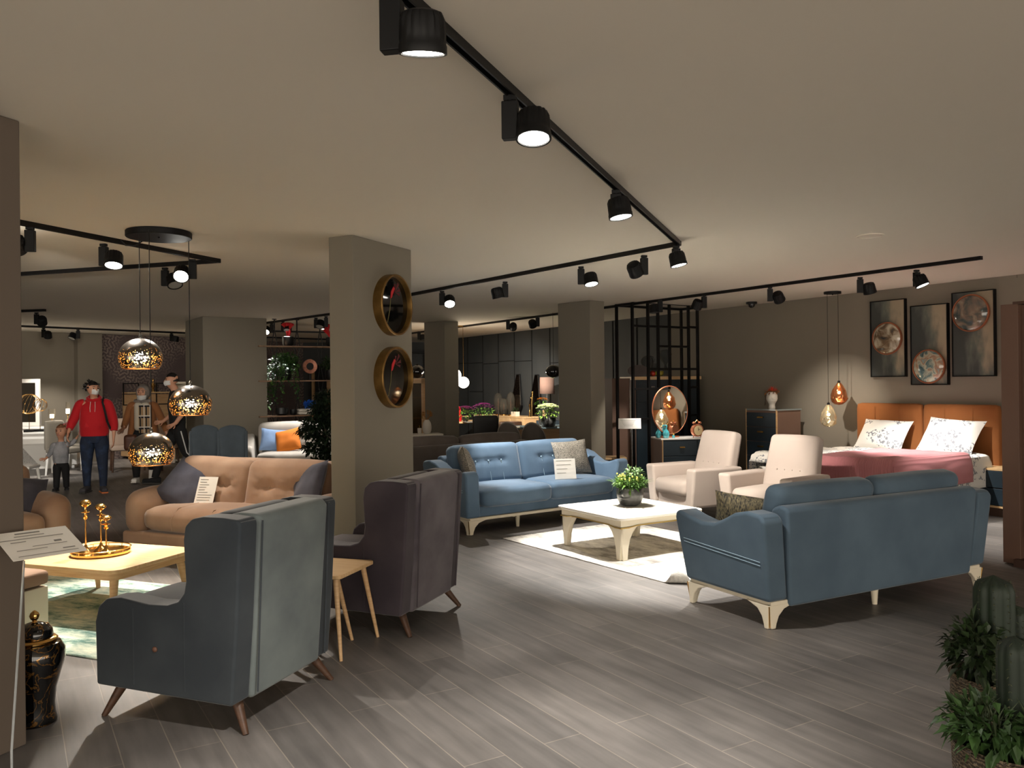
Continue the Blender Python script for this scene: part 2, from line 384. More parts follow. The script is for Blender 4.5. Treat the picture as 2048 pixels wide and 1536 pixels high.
# bedroom wall track
spot('dark spotlight between the clock pillar and the middle pillar',838,660,(-1.9,17.6,.9),220,60,.8,lit=False,hx=-1)
spot('dark spotlight over the grey sofa, left one of a pair',1016,636,(-.2,18.2,.9),300,62,.8,lit=False,hx=-1)
spot('dark spotlight over the grey sofa, right one of a pair',1075,629,(1.0,15.6,.8),240,60,.8,lit=False,hx=1)
spot('dark spotlight in front of the black lattice screen',1320,595,(2.1,11.3,.8),60,50,.5,lit=False,hx=1)
spot('dark spotlight at the right edge of the black lattice screen',1408,585,(2.0,11.9,.9),70,50,.5,lit=False,hx=1)
spot('dark spotlight above the chest of drawers',1540,569,(4.4,11.3,.95),90,52,1,lit=False,hx=-1)
spot('dark spotlight over the bed, left of the last lit one',1720,549,(4.6,9.6,.6),230,64,1,lit=False,hx=-1,warm=NEU)
spot('last spotlight on the bedroom track, showing its bright face',1833,534,(4.9,8.0,.5),210,64,1,hx=.1,warm=NEU)
# left tracks
spot('lit spotlight hanging left of the round pendant canopy',207,480,(-2.9,5.7,.3),200,60,.5,hx=-1)
spot('dark spotlight below the pendant canopy, left of the lit one',330,529,(-2.4,7.0,.5),85,60,.5,lit=False,hx=-1)
spot('lit spotlight behind the right pendant cord',385,512,(-2.3,4.6,0),150,60,.6,hx=1)
spot('dark spotlight on the short track end over the dining set',73,621,(-8.2,14.6,.5),130,60,.8,lit=False,hx=-1,warm=NEU)
spot('dark spotlight at far left in front of the plain wall',87,653,(-9.2,16.6,.8),60,60,.6,lit=False,hx=-1)
spot('dark spotlight tilted down left of the patterned wallpaper',156,656,(-8.9,15,.7),150,60,.5,lit=False,hx=1)
spot('small spotlight in front of the patterned wallpaper, face glowing',343,663,(-7.3,17.3,1.0),90,60,.5,hx=-1)
# divider track
spot('small lit spotlight at left end above the hanging shelves',543,643,(-4.4,12.9,.5),60,60,.5,hx=1,warm=NEU)
spot('dark spotlight behind the left red coral plant',566,639,(-3.9,13.2,.5),110,50,.5,lit=False,hx=-1,warm=NEU)
spot('lit spotlight above the round copper ornament',632,632,(-3.6,13.4,.5),120,50,.5,hx=-1,warm=NEU)
spot('dark spotlight close beside the clock pillar on the divider track',652,629,(-3.4,12.2,0),40,50,.5,lit=False,hx=1)
# people zone and the rest of the tracks that lie outside the picture
spot('spotlight on the nearer V track, outside the left edge',60,445,(-5.9,11.8,.6),230,52,.7,hx=1)
# ---------------------------------------------------------------- seating
def cone_leg(p0,p1,r0,r1,n=14):
    return MB().tube([p0,p1],[r0,r1],n)
def wing_chair(label,loc,rz,m,m2,mb_,group):
    t=thing('wing_armchair',label,'armchair',loc,rz,group)
    side=[(-.40,.155),(-.405,.46),(-.385,.535),(-.34,.575),(-.26,.585),(-.10,.565),(0,.568),(.06,.59),(.095,.635),(.105,.69),(.10,.78),(.095,.88),(.105,.945),(.14,.98),(.20,.992),(.30,.992),(.385,.985),(.40,.96),(.375,.5),(.345,.135)]
    for sx,nm_ in ((-1,'side_wing'),(1,'side_wing')):
        a,b_=(-.375,-.255) if sx<0 else (.255,.375)
        MB().prism(side,a,b_).build(nm_,m,t,bevel=.028,seg=4)
        for yy in (-.18,.10): MB().tube([(sx*.3745,yy,.18),(sx*.3745,yy,.54 if yy<0 else .59)],.003,6).build('seam',m,t)
    bk=[(.20,.14),(.24,.985),(.30,.998),(.395,.995),(.425,.965),(.39,.5),(.362,.13)]
    MB().prism(bk,-.262,.262).build('backrest',m2,t,bevel=.02,seg=4)
    MB().soft((0,.19,.68),(.52,.16,.62),.07,TM((0,0,0)),10,None,(0,.03,0)).build('back_cushion',m,t)
    MB().soft((0,-.15,.415),(.505,.70,.17),.05,None,10,None,(0,.02,.02)).build('seat_cushion',m,t)
    MB().box((0,-.05,.245),(.60,.78,.19)).build('seat_base',m,t,bevel=.02,seg=3)
    for sx in (-1,1): MB().tube([(sx*.262,.392,.17),(sx*.262,.428,.97)],.004,6).build('piping',m,t)
    for sx in (-1,1): MB().sph((sx*.378,-.06,.36),.014,10,None,(.5,1,1)).build('side_button',mb_,t)
    for sx in (-1,1):
        cone_leg((sx*.29,-.31,.16),(sx*.355,-.375,0),.026,.013).build('leg',m_walnut,t)
        cone_leg((sx*.28,.29,.15),(sx*.335,.385,0),.026,.013).build('leg',m_walnut,t)
    return t
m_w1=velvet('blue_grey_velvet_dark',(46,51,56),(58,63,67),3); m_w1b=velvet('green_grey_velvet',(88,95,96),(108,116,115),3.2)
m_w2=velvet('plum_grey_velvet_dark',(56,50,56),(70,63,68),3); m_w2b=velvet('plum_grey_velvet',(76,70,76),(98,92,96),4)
m_btn=mat('leather_button',(96,66,52),.5)
FR=math.radians(161)
RZW=math.atan2(math.cos(math.radians(0)),0)*0+ (FR+PI/2)
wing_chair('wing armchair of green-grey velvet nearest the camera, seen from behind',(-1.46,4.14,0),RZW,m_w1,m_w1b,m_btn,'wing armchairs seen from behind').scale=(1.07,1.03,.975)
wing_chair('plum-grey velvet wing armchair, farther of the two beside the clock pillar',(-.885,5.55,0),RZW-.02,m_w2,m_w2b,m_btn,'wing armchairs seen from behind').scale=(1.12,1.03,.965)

def bracket_leg(sx,sy):
    """cream corner leg: two tapered curved brackets meeting at the corner, foot turned out"""
    mb=MB()
    prof=[(0,.15),(.26,.15),(.20,.135),(.13,.115),(.085,.075),(.065,.03),(.058,0),(.02,0),(.012,.07)]
    M1=Matrix.Diagonal((sx,sy,1,1))
    mb.prism([(-p[0],p[1]) for p in prof],-.035,0,M1,'xz')
    mb.prism([(-p[0]*.8,p[1]) for p in prof],-.035,0,M1,'yz')
    return mb
m_blue=velvet('blue_velvet',(86,108,130),(100,122,144),2.6,.45); m_blue_d=velvet('blue_velvet_shaded',(74,90,104),(84,101,115),2.6,.3)  # second velvet: same blue, with the shade of the unlit back in its colour
m_stitch=mat('pale_stitching',(150,176,192),.7)
def blue_sofa(label,loc,rz,group,m=None,L=2.2):
    m=m or m_blue
    t=thing('sofa',label,'sofa',loc,rz,group); hx=L/2
    # plinth and rail
    fr=MB(); 
    for y in (-.36,.36): fr.box((0,y,.155),(L-.10,.045,.03))
    for x in (-hx+.07,hx-.07): fr.box((x,0,.155),(.045,.72,.03))
    fr.build('frame_rail',m_cream,t,bevel=.006,seg=2)
    for sx in (-1,1):
        for sy in (-1,1):
            lg=bracket_leg(sx,sy); 
            for v in lg.v: v.x+=sx*(hx-.03); v.y+=sy*.385
            lo=lg.build('leg',m_cream,t,bevel=.008,seg=2)
            MB().tube([(sx*(hx-.028),sy*.387,.145),(sx*(hx-.045),sy*.372,.01)],.0045,6).build('gold_edge',m_gold,lo)
    for x,y in ((-.35,-.25),(.35,-.25),(0,.30)): cone_leg((x,y,.17),(x,y,0),.03,.017).build('centre_leg',m_cream,t)
    MB().box((0,.0,.225),(L-.16,.70,.11)).build('seat_base',m,t,bevel=.015,seg=2)
    # arms: flare outwards, top dips towards the front then rises to the back
    prof=[(-.385,.17),(-.44,.60),(-.425,.645),(-.38,.655),(-.28,.625),(-.16,.602),(-.04,.612),(.06,.655),(.16,.705),(.27,.73),(.39,.72),(.425,.68),(.395,.17)]
    for sx in (-1,1):
        ar=MB(); ar.prism(prof,-.085,.085)
        for v in ar.v: v.x=sx*(hx-.10+ (v.z-.17)*.12)+v.x
        a=ar.build('arm',m,t,bevel=.04,seg=5)
        st=MB()
        for dz in (0,.022): st.tube([(sx*(hx-.013+.27*.12+dz*.12),-.36,.44+dz),(sx*(hx-.013+.25*.12+dz*.12),.36,.40+dz)],.0025,5)
        st.build('stitching',m_stitch,a)
        pass
    # seat in two halves
    for sx in (-1,1):
        w=(L-.38)/2
        MB().soft((sx*w/2,-.05,.365),(w-.004,.80,.19),.065,None,12,None,(0,.02,.02)).build('seat_cushion',m,t)
    # outer back: wedge narrower at its foot
    bk=[(.19,.165),(.235,.62),(.30,.74),(.36,.765),(.42,.75),(.435,.72),(.405,.125),(.38,.125)]
    b=MB(); b.prism(bk,-(hx-.19),(hx-.19))
    for v in b.v: v.x*=1+.05*(v.z-.165)/.6
    b.build('backrest',m if m is m_blue else m,t,bevel=.03,seg=4)
    for sx in (-1,1):
        w=(L-.36)/2
        tl=TM((sx*w/2,.215,.645),0,math.radians(-14))
        def tuft(p,X,Y,Z):
            if Y<0:
                d=0
                for k in (-1,0,1):
                    g=math.exp(-((X-k*.38)**2*60+(Z-.12)**2*50)); d+=g*.028
                    if Z<.12: d+=math.exp(-(X-k*.38)**2*900)*.006*(1-max(0,-Z)**6)
                p.y+=d
            return p
        c=MB().soft((0,0,0),(w-.006,.17,.46),.065,tl,22,tuft,(0,.02,.01)).build('back_cushion',m,t)
        for k in (-1,0,1): MB().sph(tl@Vector((k*.38*(w-.006)/2,-.086,.12*.23)),.011,10).build('button',m_stitch,c)
        ln=MB()
        for k in (-1,0,1):
            ln.tube([tl@Vector((k*.38*(w-.006)/2,-.094+.0*q,.12*.23-q*.24)) for q in (.03,.3,.6,.95)],.0022,5)
        ln.build('stitch_line',m_stitch,c)
    return t
S1=(.18,9.36,0); A1=math.radians(36)
sofa1=blue_sofa('blue velvet sofa facing the white coffee table, with a white price card',S1,A1,'blue velvet sofas')
S2=(2.345,5.96,0); A2_=math.radians(207.9)
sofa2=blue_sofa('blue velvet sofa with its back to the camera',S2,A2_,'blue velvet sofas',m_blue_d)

m_pat=mat('grey_brocade',(70,68,64),.6,var=(110,(166,158,144),.34,.7),bump=(120,.2,.004))
m_pat2=mat('gold_grey_brocade',(52,52,50),.6,var=(110,(150,138,104),.36,.7),stretch=(1,1,.35),bump=(120,.2,.004))
def cushion(label,loc,rz,rx,m,w=.45,h=.42,t=.14,ry=0,name='throw_pillow',cat='cushion',group=None,seed=0,back=None):
    """loc = middle of the lower edge; local -y faces forward; rx leans it back"""
    M=TM((0,0,0),0,rx)@Matrix.Rotation(ry,4,'Y')@Matrix.Translation((0,0,h/2*.97))
    o=MB().pillow(w,h,t,M,16,seed).build(name,m); o.location=loc; o.rotation_euler=(0,0,rz)
    tag(o,label,cat,group); return o
def at_local(loc,rz,p):
    return Vector(loc)+Matrix.Rotation(rz,3,'Z')@Vector(p)
cushion('grey brocade cushion at the left arm of the blue sofa',at_local(S1,A1,(-.80,-.06,.47)),A1+math.radians(62),math.radians(-16),m_pat,.46,.44,.15,math.radians(4),seed=3)
cushion('grey brocade cushion at the right arm of the blue sofa, behind the card',at_local(S1,A1,(.66,-.03,.475)),A1+math.radians(-14),math.radians(-20),m_pat,.46,.42,.15,math.radians(-3),seed=5)
cushion('gold and grey patterned cushion on the blue sofa seen from behind',at_local(S2,A2_,(.78,-.08,.475)),A2_+math.radians(-52),math.radians(-24),m_pat2,.50,.34,.15,math.radians(-8),seed=8)

def card(label,loc,rz,rx,w=.21,h=.20,lines=7,name='price_card',m=None,seed=0,ry=0):
    t=thing(name,label,'price sheet',loc,rz)
    M=TM((0,0,0),0,rx,ry)
    MB().box((0,0,h/2),(w,.002,h),M).build('sheet',m or m_paper,t)
    r=random.Random(seed); s=MB()
    for i in range(lines):
        z=h*(.9-.8*i/lines); l=w*r.uniform(.3,.8); x=-w*.4+l/2
        s.box((x,-.0018,z),(l,.0008,h*.018),M)
    s.build('printed_lines',m_ink,t); return t
card('square white price card standing on the seat of the blue sofa',at_local(S1,A1,(.27,-.33,.472)),A1+math.radians(-22),math.radians(-14),.25,.23,4,m=mat('bright_paper',(244,242,236),.6))

# beige armchairs
m_beige=mat('beige_linen',(184,171,162),.9,sheen=.1,var=(2,(190,178,169)),bump=(300,.1,.002))
def beige_chair(label,loc,rz,group):
    t=thing('armchair',label,'armchair',loc,rz,group)
    MB().box((0,0,.225),(.66,.68,.13)).build('seat_base',m_beige,t,bevel=.02,seg=3)
    for sx in (-1,1):
        for sy in (-1,1): cone_leg((sx*.26,sy*.26,.17),(sx*.28,sy*.29,0),.024,.014).build('leg',m_walnut,t)
    prof=[(-.395,.17),(-.40,.60),(.28,.60),(.36,.17)]
    for sx in (-1,1):
        a=MB().prism(prof,-.055,.055)
        for v in a.v: v.x=v.x*(1+.35*(v.z-.17)/.4)+sx*(.325+(v.z-.17)*.10)
        a.build('arm',m_beige,t,bevel=.03,seg=4)
    MB().soft((0,-.08,.375),(.55,.66,.17),.06,None,12,None,(0,.02,.02)).build('seat_cushion',m_beige,t)
    def tuft(p,X,Y,Z):
        if Y<0:
            for k in (-1.5,-.5,.5,1.5): p.y+=.016*math.exp(-((X-k*.30)**2*120+(Z+.1)**2*90))
        p.x*=1-.06*Z
        return p
    tl=TM((0,.29,.635),0,math.radians(-15))
    c=MB().soft((0,0,0),(.60,.15,.68),.05,tl,22,tuft,(0,.015,.01)).build('backrest',m_beige,t)
    for k in (-1.5,-.5,.5,1.5): MB().sph(tl@Vector((k*.09,-.078,-.035)),.009,8).build('button',m_beige,c)
    return t
beige_chair('beige upholstered armchair, nearer the dresser with the round mirror',(2.10,9.42,0),math.radians(-63),'beige armchairs')
beige_chair('beige upholstered armchair in front of the bed',(2.70,8.45,0),math.radians(-52),'beige armchairs')

# brown suede sofa and its armchair
m_brown=velvet('brown_suede',(140,112,92),(164,136,114),2.4,.3)
m_slate=velvet('slate_velvet',(62,62,72),(80,80,90),4)
def brown_sofa(label,loc,rz,L,D=.86,cush=2,group=None):
    t=thing('sofa' if L>1.4 else 'armchair',label,'sofa' if L>1.4 else 'armchair',loc,rz,group); hx=L/2; hd=D/2
    MB().box((0,0,.115),(L-.04,D-.06,.05)).build('wood_plinth',m_walnut,t,bevel=.006,seg=2)
    for sx in (-1,1):
        for sy in (-1,1): MB().box((sx*(hx-.12),sy*(hd-.12),.045),(.06,.06,.09)).build('foot',m_walnut,t,bevel=.005,seg=2)
    MB().box((0,0,.20),(L-.01,D-.02,.12)).build('seat_base',m_brown,t,bevel=.03,seg=4)
    for sx in (-1,1):
        def arm(p,X,Y,Z):
            p.x+=sx*.05*max(0,Z)*(1-Y*Y)
            return p
        MB().soft((sx*(hx-.135),-.01,.415),(.25,D-.02,.38),.12,None,14,arm,(.0,.02,.03)).build('arm',m_brown,t)
    n=2 if L>1.4 else 1; w=(L-.50)/n
    MB().soft((0,-.07,.375),(L-.50,D-.14,.21),.085,None,14,None,(0,.02,.03)).build('seat_cushion',m_brown,t)
    s=MB()
    for k in range(1,n*2): s.tube([((k/(n*2)-.5)*(L-.5),-.07-D/2+.045,.30),((k/(n*2)-.5)*(L-.5),-.07-D/2+.035,.40),((k/(n*2)-.5)*(L-.5),-.05-D/2+.10,.487),((k/(n*2)-.5)*(L-.5),.0,.512)],.003,5)
    s.build('seam',m_brown,t)
    MB().soft((0,hd-.13,.53),(L-.10,.24,.66),.09,None,12,None,(0,.02,.02)).build('backrest',m_brown,t)
    for k in range(cush):
        x=((k+.5)/cush-.5)*(L-.46); cw=(L-.46)/cush*1.04
        tl=TM((x,hd-.33,.635),0,math.radians(-17+3*k),math.radians(2-3*k))
        def tuft(p,X,Y,Z):
            if Y<0:
                for q in (-1,1):
                    g=math.exp(-((X-q*.36)**2*26+(Z-.0)**2*22)); p.y+=.05*g
                    a=math.atan2(Z,(X-q*.36)); rr=math.hypot(X-q*.36,Z); p.y+=.008*math.sin(a*11)*math.exp(-(rr-.25)**2*22)
                p.y+=math.exp(-(Z**2)*500)*.006*(1-X**6)
            return p
        c=MB().soft((0,0,0),(cw,.20,.50),.085,tl,26,tuft,(.01,.02,.02)).build('back_cushion',m_brown,t)
        for q in (-1,1): MB().sph(tl@Vector((q*.36*cw/2,-.062,0)),.016,10).build('button',m_brown,c)
    return t
BS=(-2.42,7.43,0); BA=math.radians(-24)
brown_sofa('brown suede sofa with buttoned back cushions behind the oak coffee table',BS,BA,2.12)
BC=(-4.52,7.05,0); BCA=math.radians(58)
brown_sofa('brown suede armchair at the left edge with a dark cushion on it',BC,BCA,1.12,.86,1)
cushion('slate velvet cushion lying tilted against the left arm of the brown sofa',at_local(BS,BA,(-.72,-.17,.475)),BA+math.radians(14),math.radians(-36),m_slate,.52,.46,.15,math.radians(24),seed=11)
cushion('slate velvet cushion at the right arm of the brown sofa beside the pillar',at_local(BS,BA,(.68,-.05,.48)),BA+math.radians(-24),math.radians(-22),m_slate,.46,.44,.15,math.radians(-10),seed=12)
cushion('dark slate cushion lying on the brown armchair at the left edge',at_local(BC,BCA,(.22,-.10,.475)),BCA+math.radians(-15),math.radians(-50),m_slate,.46,.44,.14,math.radians(12),seed=13)
card('white price card leaning on the brown sofa behind the slate cushion',at_local(BS,BA,(-.36,-.14,.48)),BA+math.radians(12),math.radians(-24),.19,.27,9,seed=4)
# ---------------------------------------------------------------- tables, rugs and what stands on them
# oak coffee table
t=thing('coffee_table','oak coffee table with rounded corners carrying a gold tray','coffee table',(-2.93,5.90,0),math.radians(-20))
def rrect(w,d,r,n=6):
    pts=[]
    for cx,cy,a0 in ((w/2-r,d/2-r,0),(-w/2+r,d/2-r,90),(-w/2+r,-d/2+r,180),(w/2-r,-d/2+r,270)):
        for k in range(n+1):
            a=math.radians(a0+90*k/n); pts.append((cx+r*math.cos(a),cy+r*math.sin(a)))
    return pts
MB().prism(rrect(1.0,.80,.09),.335,.36,None,'xy').build('tabletop',m_oakt,t,bevel=.005,seg=2)
MB().prism(rrect(.93,.73,.07),.285,.335,None,'xy').build('apron',m_oak,t)
for sx in (-1,1):
    for sy in (-1,1): cone_leg((sx*.40,sy*.30,.30),(sx*.43,sy*.35,.008),.030,.016).build('leg',m_oak,t)
TT=Vector((-2.93,5.90,.36))
# gold tray
ty=at_local(TT,math.radians(-20),(-.05,.02,0)); 
tr=thing('serving_tray','round gold gallery tray on the oak coffee table','tray',tuple(ty),0)
MB().lathe([(.001,.0),(.185,0),(.195,.006),(.197,.022),(.190,.022),(.187,.010),(.001,.008)],40,None,False).build('tray_base',m_gold,tr)
rl=MB(); rl.tube([(.197*math.cos(a*PI/20),.197*math.sin(a*PI/20),.042) for a in range(40)],.004,6,closed=True); rl.build('gallery_rail',m_gold,tr)
ps=MB()
for a in range(12): ps.tube([(.196*math.cos(a*PI/6+.2),.196*math.sin(a*PI/6+.2),.02),(.197*math.cos(a*PI/6+.2),.197*math.sin(a*PI/6+.2),.044)],.0025,5)
o=ps.build('gallery_posts',m_gold,tr); o['kind']='stuff'
def candle_holder(label,loc,h,group='gold candle holders on the tray'):
    t=thing('candle_holder',label,'candle holder',loc,0,group); k=h/.36
    MB().lathe([(.001,0),(.048,.0),(.050,.006),(.030,.022),(.012,.045),(.008,.06)],28,None,False).build('foot',m_gold,t)
    MB().lathe([(.006,.05),(.006,h*.62),(.013,h*.64),(.017,h*.67),(.009,h*.70),(.012,h*.73),(.007,h*.76)],20).build('stem',m_gold,t)
    MB().lathe([(.001,h*.755),(.030,h*.76),(.032,h*.765),(.012,h*.78),(.008,h*.80),(.008,h*.86)],24,None,False).build('drip_dish',m_gold,t)
    MB().lathe([(.008,h*.85),(.022,h*.87),(.037,h*.905),(.038,h*.94),(.028,h*.975),(.012,h*.995),(.001,h)],24,None,False,lambda a,z:1+.03*math.sin(a*12)).build('bulb_cup',m_gold,t)
    return t
b0=Vector(ty)+Vector((0,0,.0085))
candle_holder('tallest gold candle holder, left of the three on the tray',tuple(b0+Vector((-.105,-.01,0))),.385)
candle_holder('middle-height gold candle holder on the tray, second from left',tuple(b0+Vector((-.03,.06,0))),.345)
candle_holder('shortest gold candle holder, right of the three on the tray',tuple(b0+Vector((.055,-.035,0))),.275)
bl=MB(); 
for k in range(5): bl.tube([Vector((.0,0,.012))+Vector((.012*math.cos(k*1.25+q*.5),.012*math.sin(k*1.25+q*.5),.003*q)) for q in range(4)],.004,5)
# rugs
def rugmat(name,c1,c2,c3,sc):
    m=bpy.data.materials.new(name); m.use_nodes=True; N,L=nm(m); b=N['Principled BSDF']; b.inputs['Roughness'].default_value=.95; b.inputs['Specular IOR Level'].default_value=.1
    tc=N.new('ShaderNodeTexCoord'); mp=N.new('ShaderNodeMapping'); mp.inputs['Scale'].default_value=(1,2.6,1); L.new(tc.outputs['Object'],mp.inputs[0])
    n=N.new('ShaderNodeTexNoise'); n.inputs['Scale'].default_value=sc; n.inputs['Detail'].default_value=9; n.inputs['Roughness'].default_value=.75; L.new(mp.outputs[0],n.inputs[0])
    r=N.new('ShaderNodeValToRGB'); e=r.color_ramp.elements; e[0].position=.40; e[0].color=lin(c1); e[1].position=.62; e[1].color=lin(c3)
    x=e.new(.5); x.color=lin(c2); L.new(n.outputs['Fac'],r.inputs[0]); L.new(r.outputs[0],b.inputs['Base Color'])
    bp=N.new('ShaderNodeBump'); bp.inputs['Strength'].default_value=.4; bp.inputs['Distance'].default_value=.006; n2=N.new('ShaderNodeTexNoise'); n2.inputs['Scale'].default_value=160; L.new(tc.outputs['Object'],n2.inputs[0]); L.new(n2.outputs['Fac'],bp.inputs['Height']); L.new(bp.outputs[0],b.inputs['Normal'])
    return m
def rug(label,corner,rz,w,l,m,curl=False):
    """corner = near-left corner on the floor; w along local x, l along local y"""
    t=thing('area_rug',label,'rug',(corner[0],corner[1],0),rz)
    nx,ny=int(w/.016),int(l/.016); vs=[];fs=[]
    for i in range(nx+1):
        for j in range(ny+1):
            x=i/nx*w; y=j/ny*l
            z=.009+.0015*noise.noise(Vector((x*3,y*3,0)))
            if curl:       # the corner at (w,0) rolls up
                s_=(x-y*.0)-(w-.0); q=(x-(w))+( -y); dd=.17+(x-w)-y   # positive near the corner
                if dd>0:
                    a=dd/.045; rad=.045; k=1/math.sqrt(2)
                    off=rad*math.sin(a)-dd; x+=off*k; y-=off*k; z+=rad*(1-math.cos(a))
            vs.append((x,y,z))
    for i in range(nx):
        for j in range(ny):
            a=i*(ny+1)+j; fs.append((a,a+ny+1,a+ny+2,a+1))
    MB().add(vs,fs).build('pile',m,t,solid=.007)
    f=MB(); r=random.Random(5)
    for side in (0,w):
        n=int(l/.012)
        for k in range(n):
            y=(k+.5)/n*l; s_=-1 if side==0 else 1
            if curl and side==w and y<.2: continue
            f.tube([(side,y,.007),(side+s_*r.uniform(.02,.035),y+r.uniform(-.008,.008),.003)],.002,3)
    o=f.build('fringe',mat('fringe_'+str(len(bpy.data.materials)),(206,200,186),.95),t,weld=False); o['kind']='stuff'
    return t
m_rug2=rugmat('grey_faded_rug',(158,152,146),(206,202,194),(232,228,218),2.2)
m_rug1=rugmat('teal_faded_rug',(96,128,120),(178,194,180),(224,224,204),2.6)
# right rug: long side runs from the far-left corner towards the camera-right
rc=Vector((-.11,8.23,0)); ar=math.atan2(-.829,.559)
t=rug('pale grey faded rug with one curled corner, under the white coffee table',rc,ar,2.42,1.62,m_rug2,True)
# left rug
sx_=Vector((.925,-.379,0)); sy_=Vector((.379,.925,0))
lc=sx_*-6.15+sy_*3.45
rug('teal and cream faded rug under the oak coffee table',lc,math.atan2(-.379,.925),2.35,1.5,m_rug1)

# white coffee table with curved legs
CT=Vector((1.075,7.70,0)); CA=math.radians(31)
t=thing('coffee_table','white square coffee table with gold line and curved legs','coffee table',tuple(CT),CA)
MB().prism(rrect(.98,.98,.06,4),.362,.386,None,'xy').build('tabletop',m_white,t,bevel=.006,seg=2)
MB().box((0,0,.332),(.90,.90,.06)).build('apron',m_cream,t,bevel=.004,seg=2)
g=MB()
for a in range(4):
    M=TM((0,0,0),a*PI/2)
    g.box((0,-.4515,.305),(.56,.006,.010),M).box((-.41,-.4515,.292),(.10,.006,.010),M).box((.41,-.4515,.292),(.10,.006,.010),M)
    for s_ in (-1,1): g.tube([(s_*.28,-.452,.305),(s_*.36,-.452,.292)],.005,5,M)
g.build('gold_inlay',mat('gold_inlay',(190,160,90),.4,metal=.6),t)
lp=[(0,.30),(.20,.30),(.17,.285),(.135,.25),(.10,.19),(.082,.12),(.07,.01),(.02,.01),(.012,.10),(0,.2)]
for sx in (-1,1):
    for sy in (-1,1):
        l=MB(); M1=TM((sx*.445,sy*.445,0))@Matrix.Diagonal((sx,sy,1,1))
        l.prism([(-p[0],p[1]) for p in lp],-.04,0,M1,'xz'); l.prism([(-p[0],p[1]) for p in lp],-.04,0,M1,'yz')
        l.build('leg',m_cream,t,bevel=.006,seg=2)
# head-shaped planter with succulents
def grass_tuft(mb,c,n,l,spread,w=.006,r=None):
    r=r or random
    for _ in range(n):
        a=r.uniform(0,2*PI); e=r.uniform(.15,1)*spread; d=Vector((math.cos(a)*e,math.sin(a)*e,1))
        mb.leaf(Vector(c)+Vector((math.cos(a)*.01,math.sin(a)*.01,0)),d,l*r.uniform(.6,1.1),w,r.uniform(.05,.35))
def leafy(mb,c,rad,n,l=.04,w=.02,r=None,flat=.7):
    r=r or random
    for _ in range(n):
        d=Vector((r.gauss(0,1),r.gauss(0,1),r.gauss(0,1)*flat)).normalized(); p=Vector(c)+Vector((d.x*rad[0],d.y*rad[1],d.z*rad[2]))*r.uniform(.35,1)
        dd=(d+Vector((r.gauss(0,.4),r.gauss(0,.4),r.gauss(.2,.4)))).normalized()
        mb.leaf(p,dd,l*r.uniform(.6,1.2),w*r.uniform(.7,1.1),r.uniform(0,.5),Vector((r.gauss(0,.3),r.gauss(0,.3),1)))
m_concrete=mat('grey_stoneware',(34,34,34),.3,var=(10,(86,86,84),.42,.62),bump=(30,.2,.006))
hp=G(1262,1012,.386); 
t=thing('potted_plant','green succulents in a grey face-shaped pot on the white table','plant',(hp.x,hp.y+.06,.386),math.radians(-30)); t.scale=(1.12,1.12,1.12)
def headfn(p):
    return p
bowl=MB(); n=40; prof=[(.055,0),(.085,.012),(.103,.045),(.113,.09),(.115,.125),(.113,.15)]
vs=[];fs=[]
for r_,z in prof:
    for k in range(n):
        a=2*PI*k/n-PI/2; rr=r_
        fx=math.atan2(math.sin(a+PI/2),math.cos(a+PI/2))   # 0 at the front (-y)
        # nose, lips and chin pressed out of the front
        rr+=.020*math.exp(-(fx/.14)**2)*math.exp(-((z-.105)/.03)**2)
        rr+=.013*math.exp(-(fx/.26)**2)*(math.exp(-((z-.068)/.008)**2)+math.exp(-((z-.050)/.008)**2))
        rr+=.010*math.exp(-(fx/.30)**2)*math.exp(-((z-.02)/.014)**2)
        rr-=.006*math.exp(-((abs(fx)-.42)/.2)**2)*math.exp(-((z-.13)/.02)**2)
        vs.append((rr*math.cos(a),rr*math.sin(a),z))
pz=[]
prof2=[]
# finer rings so the face reads
vs=[];fs=[];R_=24
def rad(z):
    for i in range(len(prof)-1):
        if prof[i][1]<=z<=prof[i+1][1]+1e-9:
            q=(z-prof[i][1])/(prof[i+1][1]-prof[i][1]); return prof[i][0]+(prof[i+1][0]-prof[i][0])*q
n=56
for i in range(R_+1):
    z=.15*i/R_; r0=rad(z)
    for k in range(n):
        a=2*PI*k/n; fx=(a+PI/2+PI)%(2*PI)-PI; rr=r0
        rr+=.030*math.exp(-(fx/.16)**2)*math.exp(-((z-.108)/.03)**2)
        rr+=.020*math.exp(-(fx/.32)**2)*(math.exp(-((z-.072)/.009)**2)+math.exp(-((z-.049)/.009)**2))
        rr+=.010*math.exp(-(fx/.30)**2)*math.exp(-((z-.02)/.014)**2)
        rr-=.008*math.exp(-((abs(fx)-.45)/.2)**2)*math.exp(-((z-.13)/.02)**2)
        vs.append((rr*math.cos(a),rr*math.sin(a)*1.05,z))
for i in range(R_):
    for k in range(n): fs.append((i*n+k,i*n+(k+1)%n,(i+1)*n+(k+1)%n,(i+1)*n+k))
fs.append(tuple(range(n-1,-1,-1)))
MB().add(vs,fs).build('pot',m_concrete,t,solid=.008)
MB().lathe([(.001,.135),(.108,.135)],24,None,False).build('soil',m_soil,t)
pl=MB(); rr_=random.Random(3)
leafy(pl,(0,0,.18),(.125,.125,.075),620,.05,.02,rr_); 
for k in range(10): a=k*.63; grass_tuft(pl,(.09*math.cos(a),.09*math.sin(a),.15),22,.17,1.7,.006,rr_)
o=pl.build('leaves',m_green,t,weld=False); 
st=MB()
for k in range(5):
    cx,cy=rr_.uniform(-.03,.07),rr_.uniform(-.05,.03); 
    st.tube([(cx,cy,.13),(cx*1.1,cy*1.1,.29)],.004,5)
    leafy(st,(cx*1.1,cy*1.1,.28),(.025,.025,.04),36,.035,.02,rr_)
st.build('rosette_stems',mat('sage_leaf',(112,142,92),.5),t,weld=False)
by=MB()
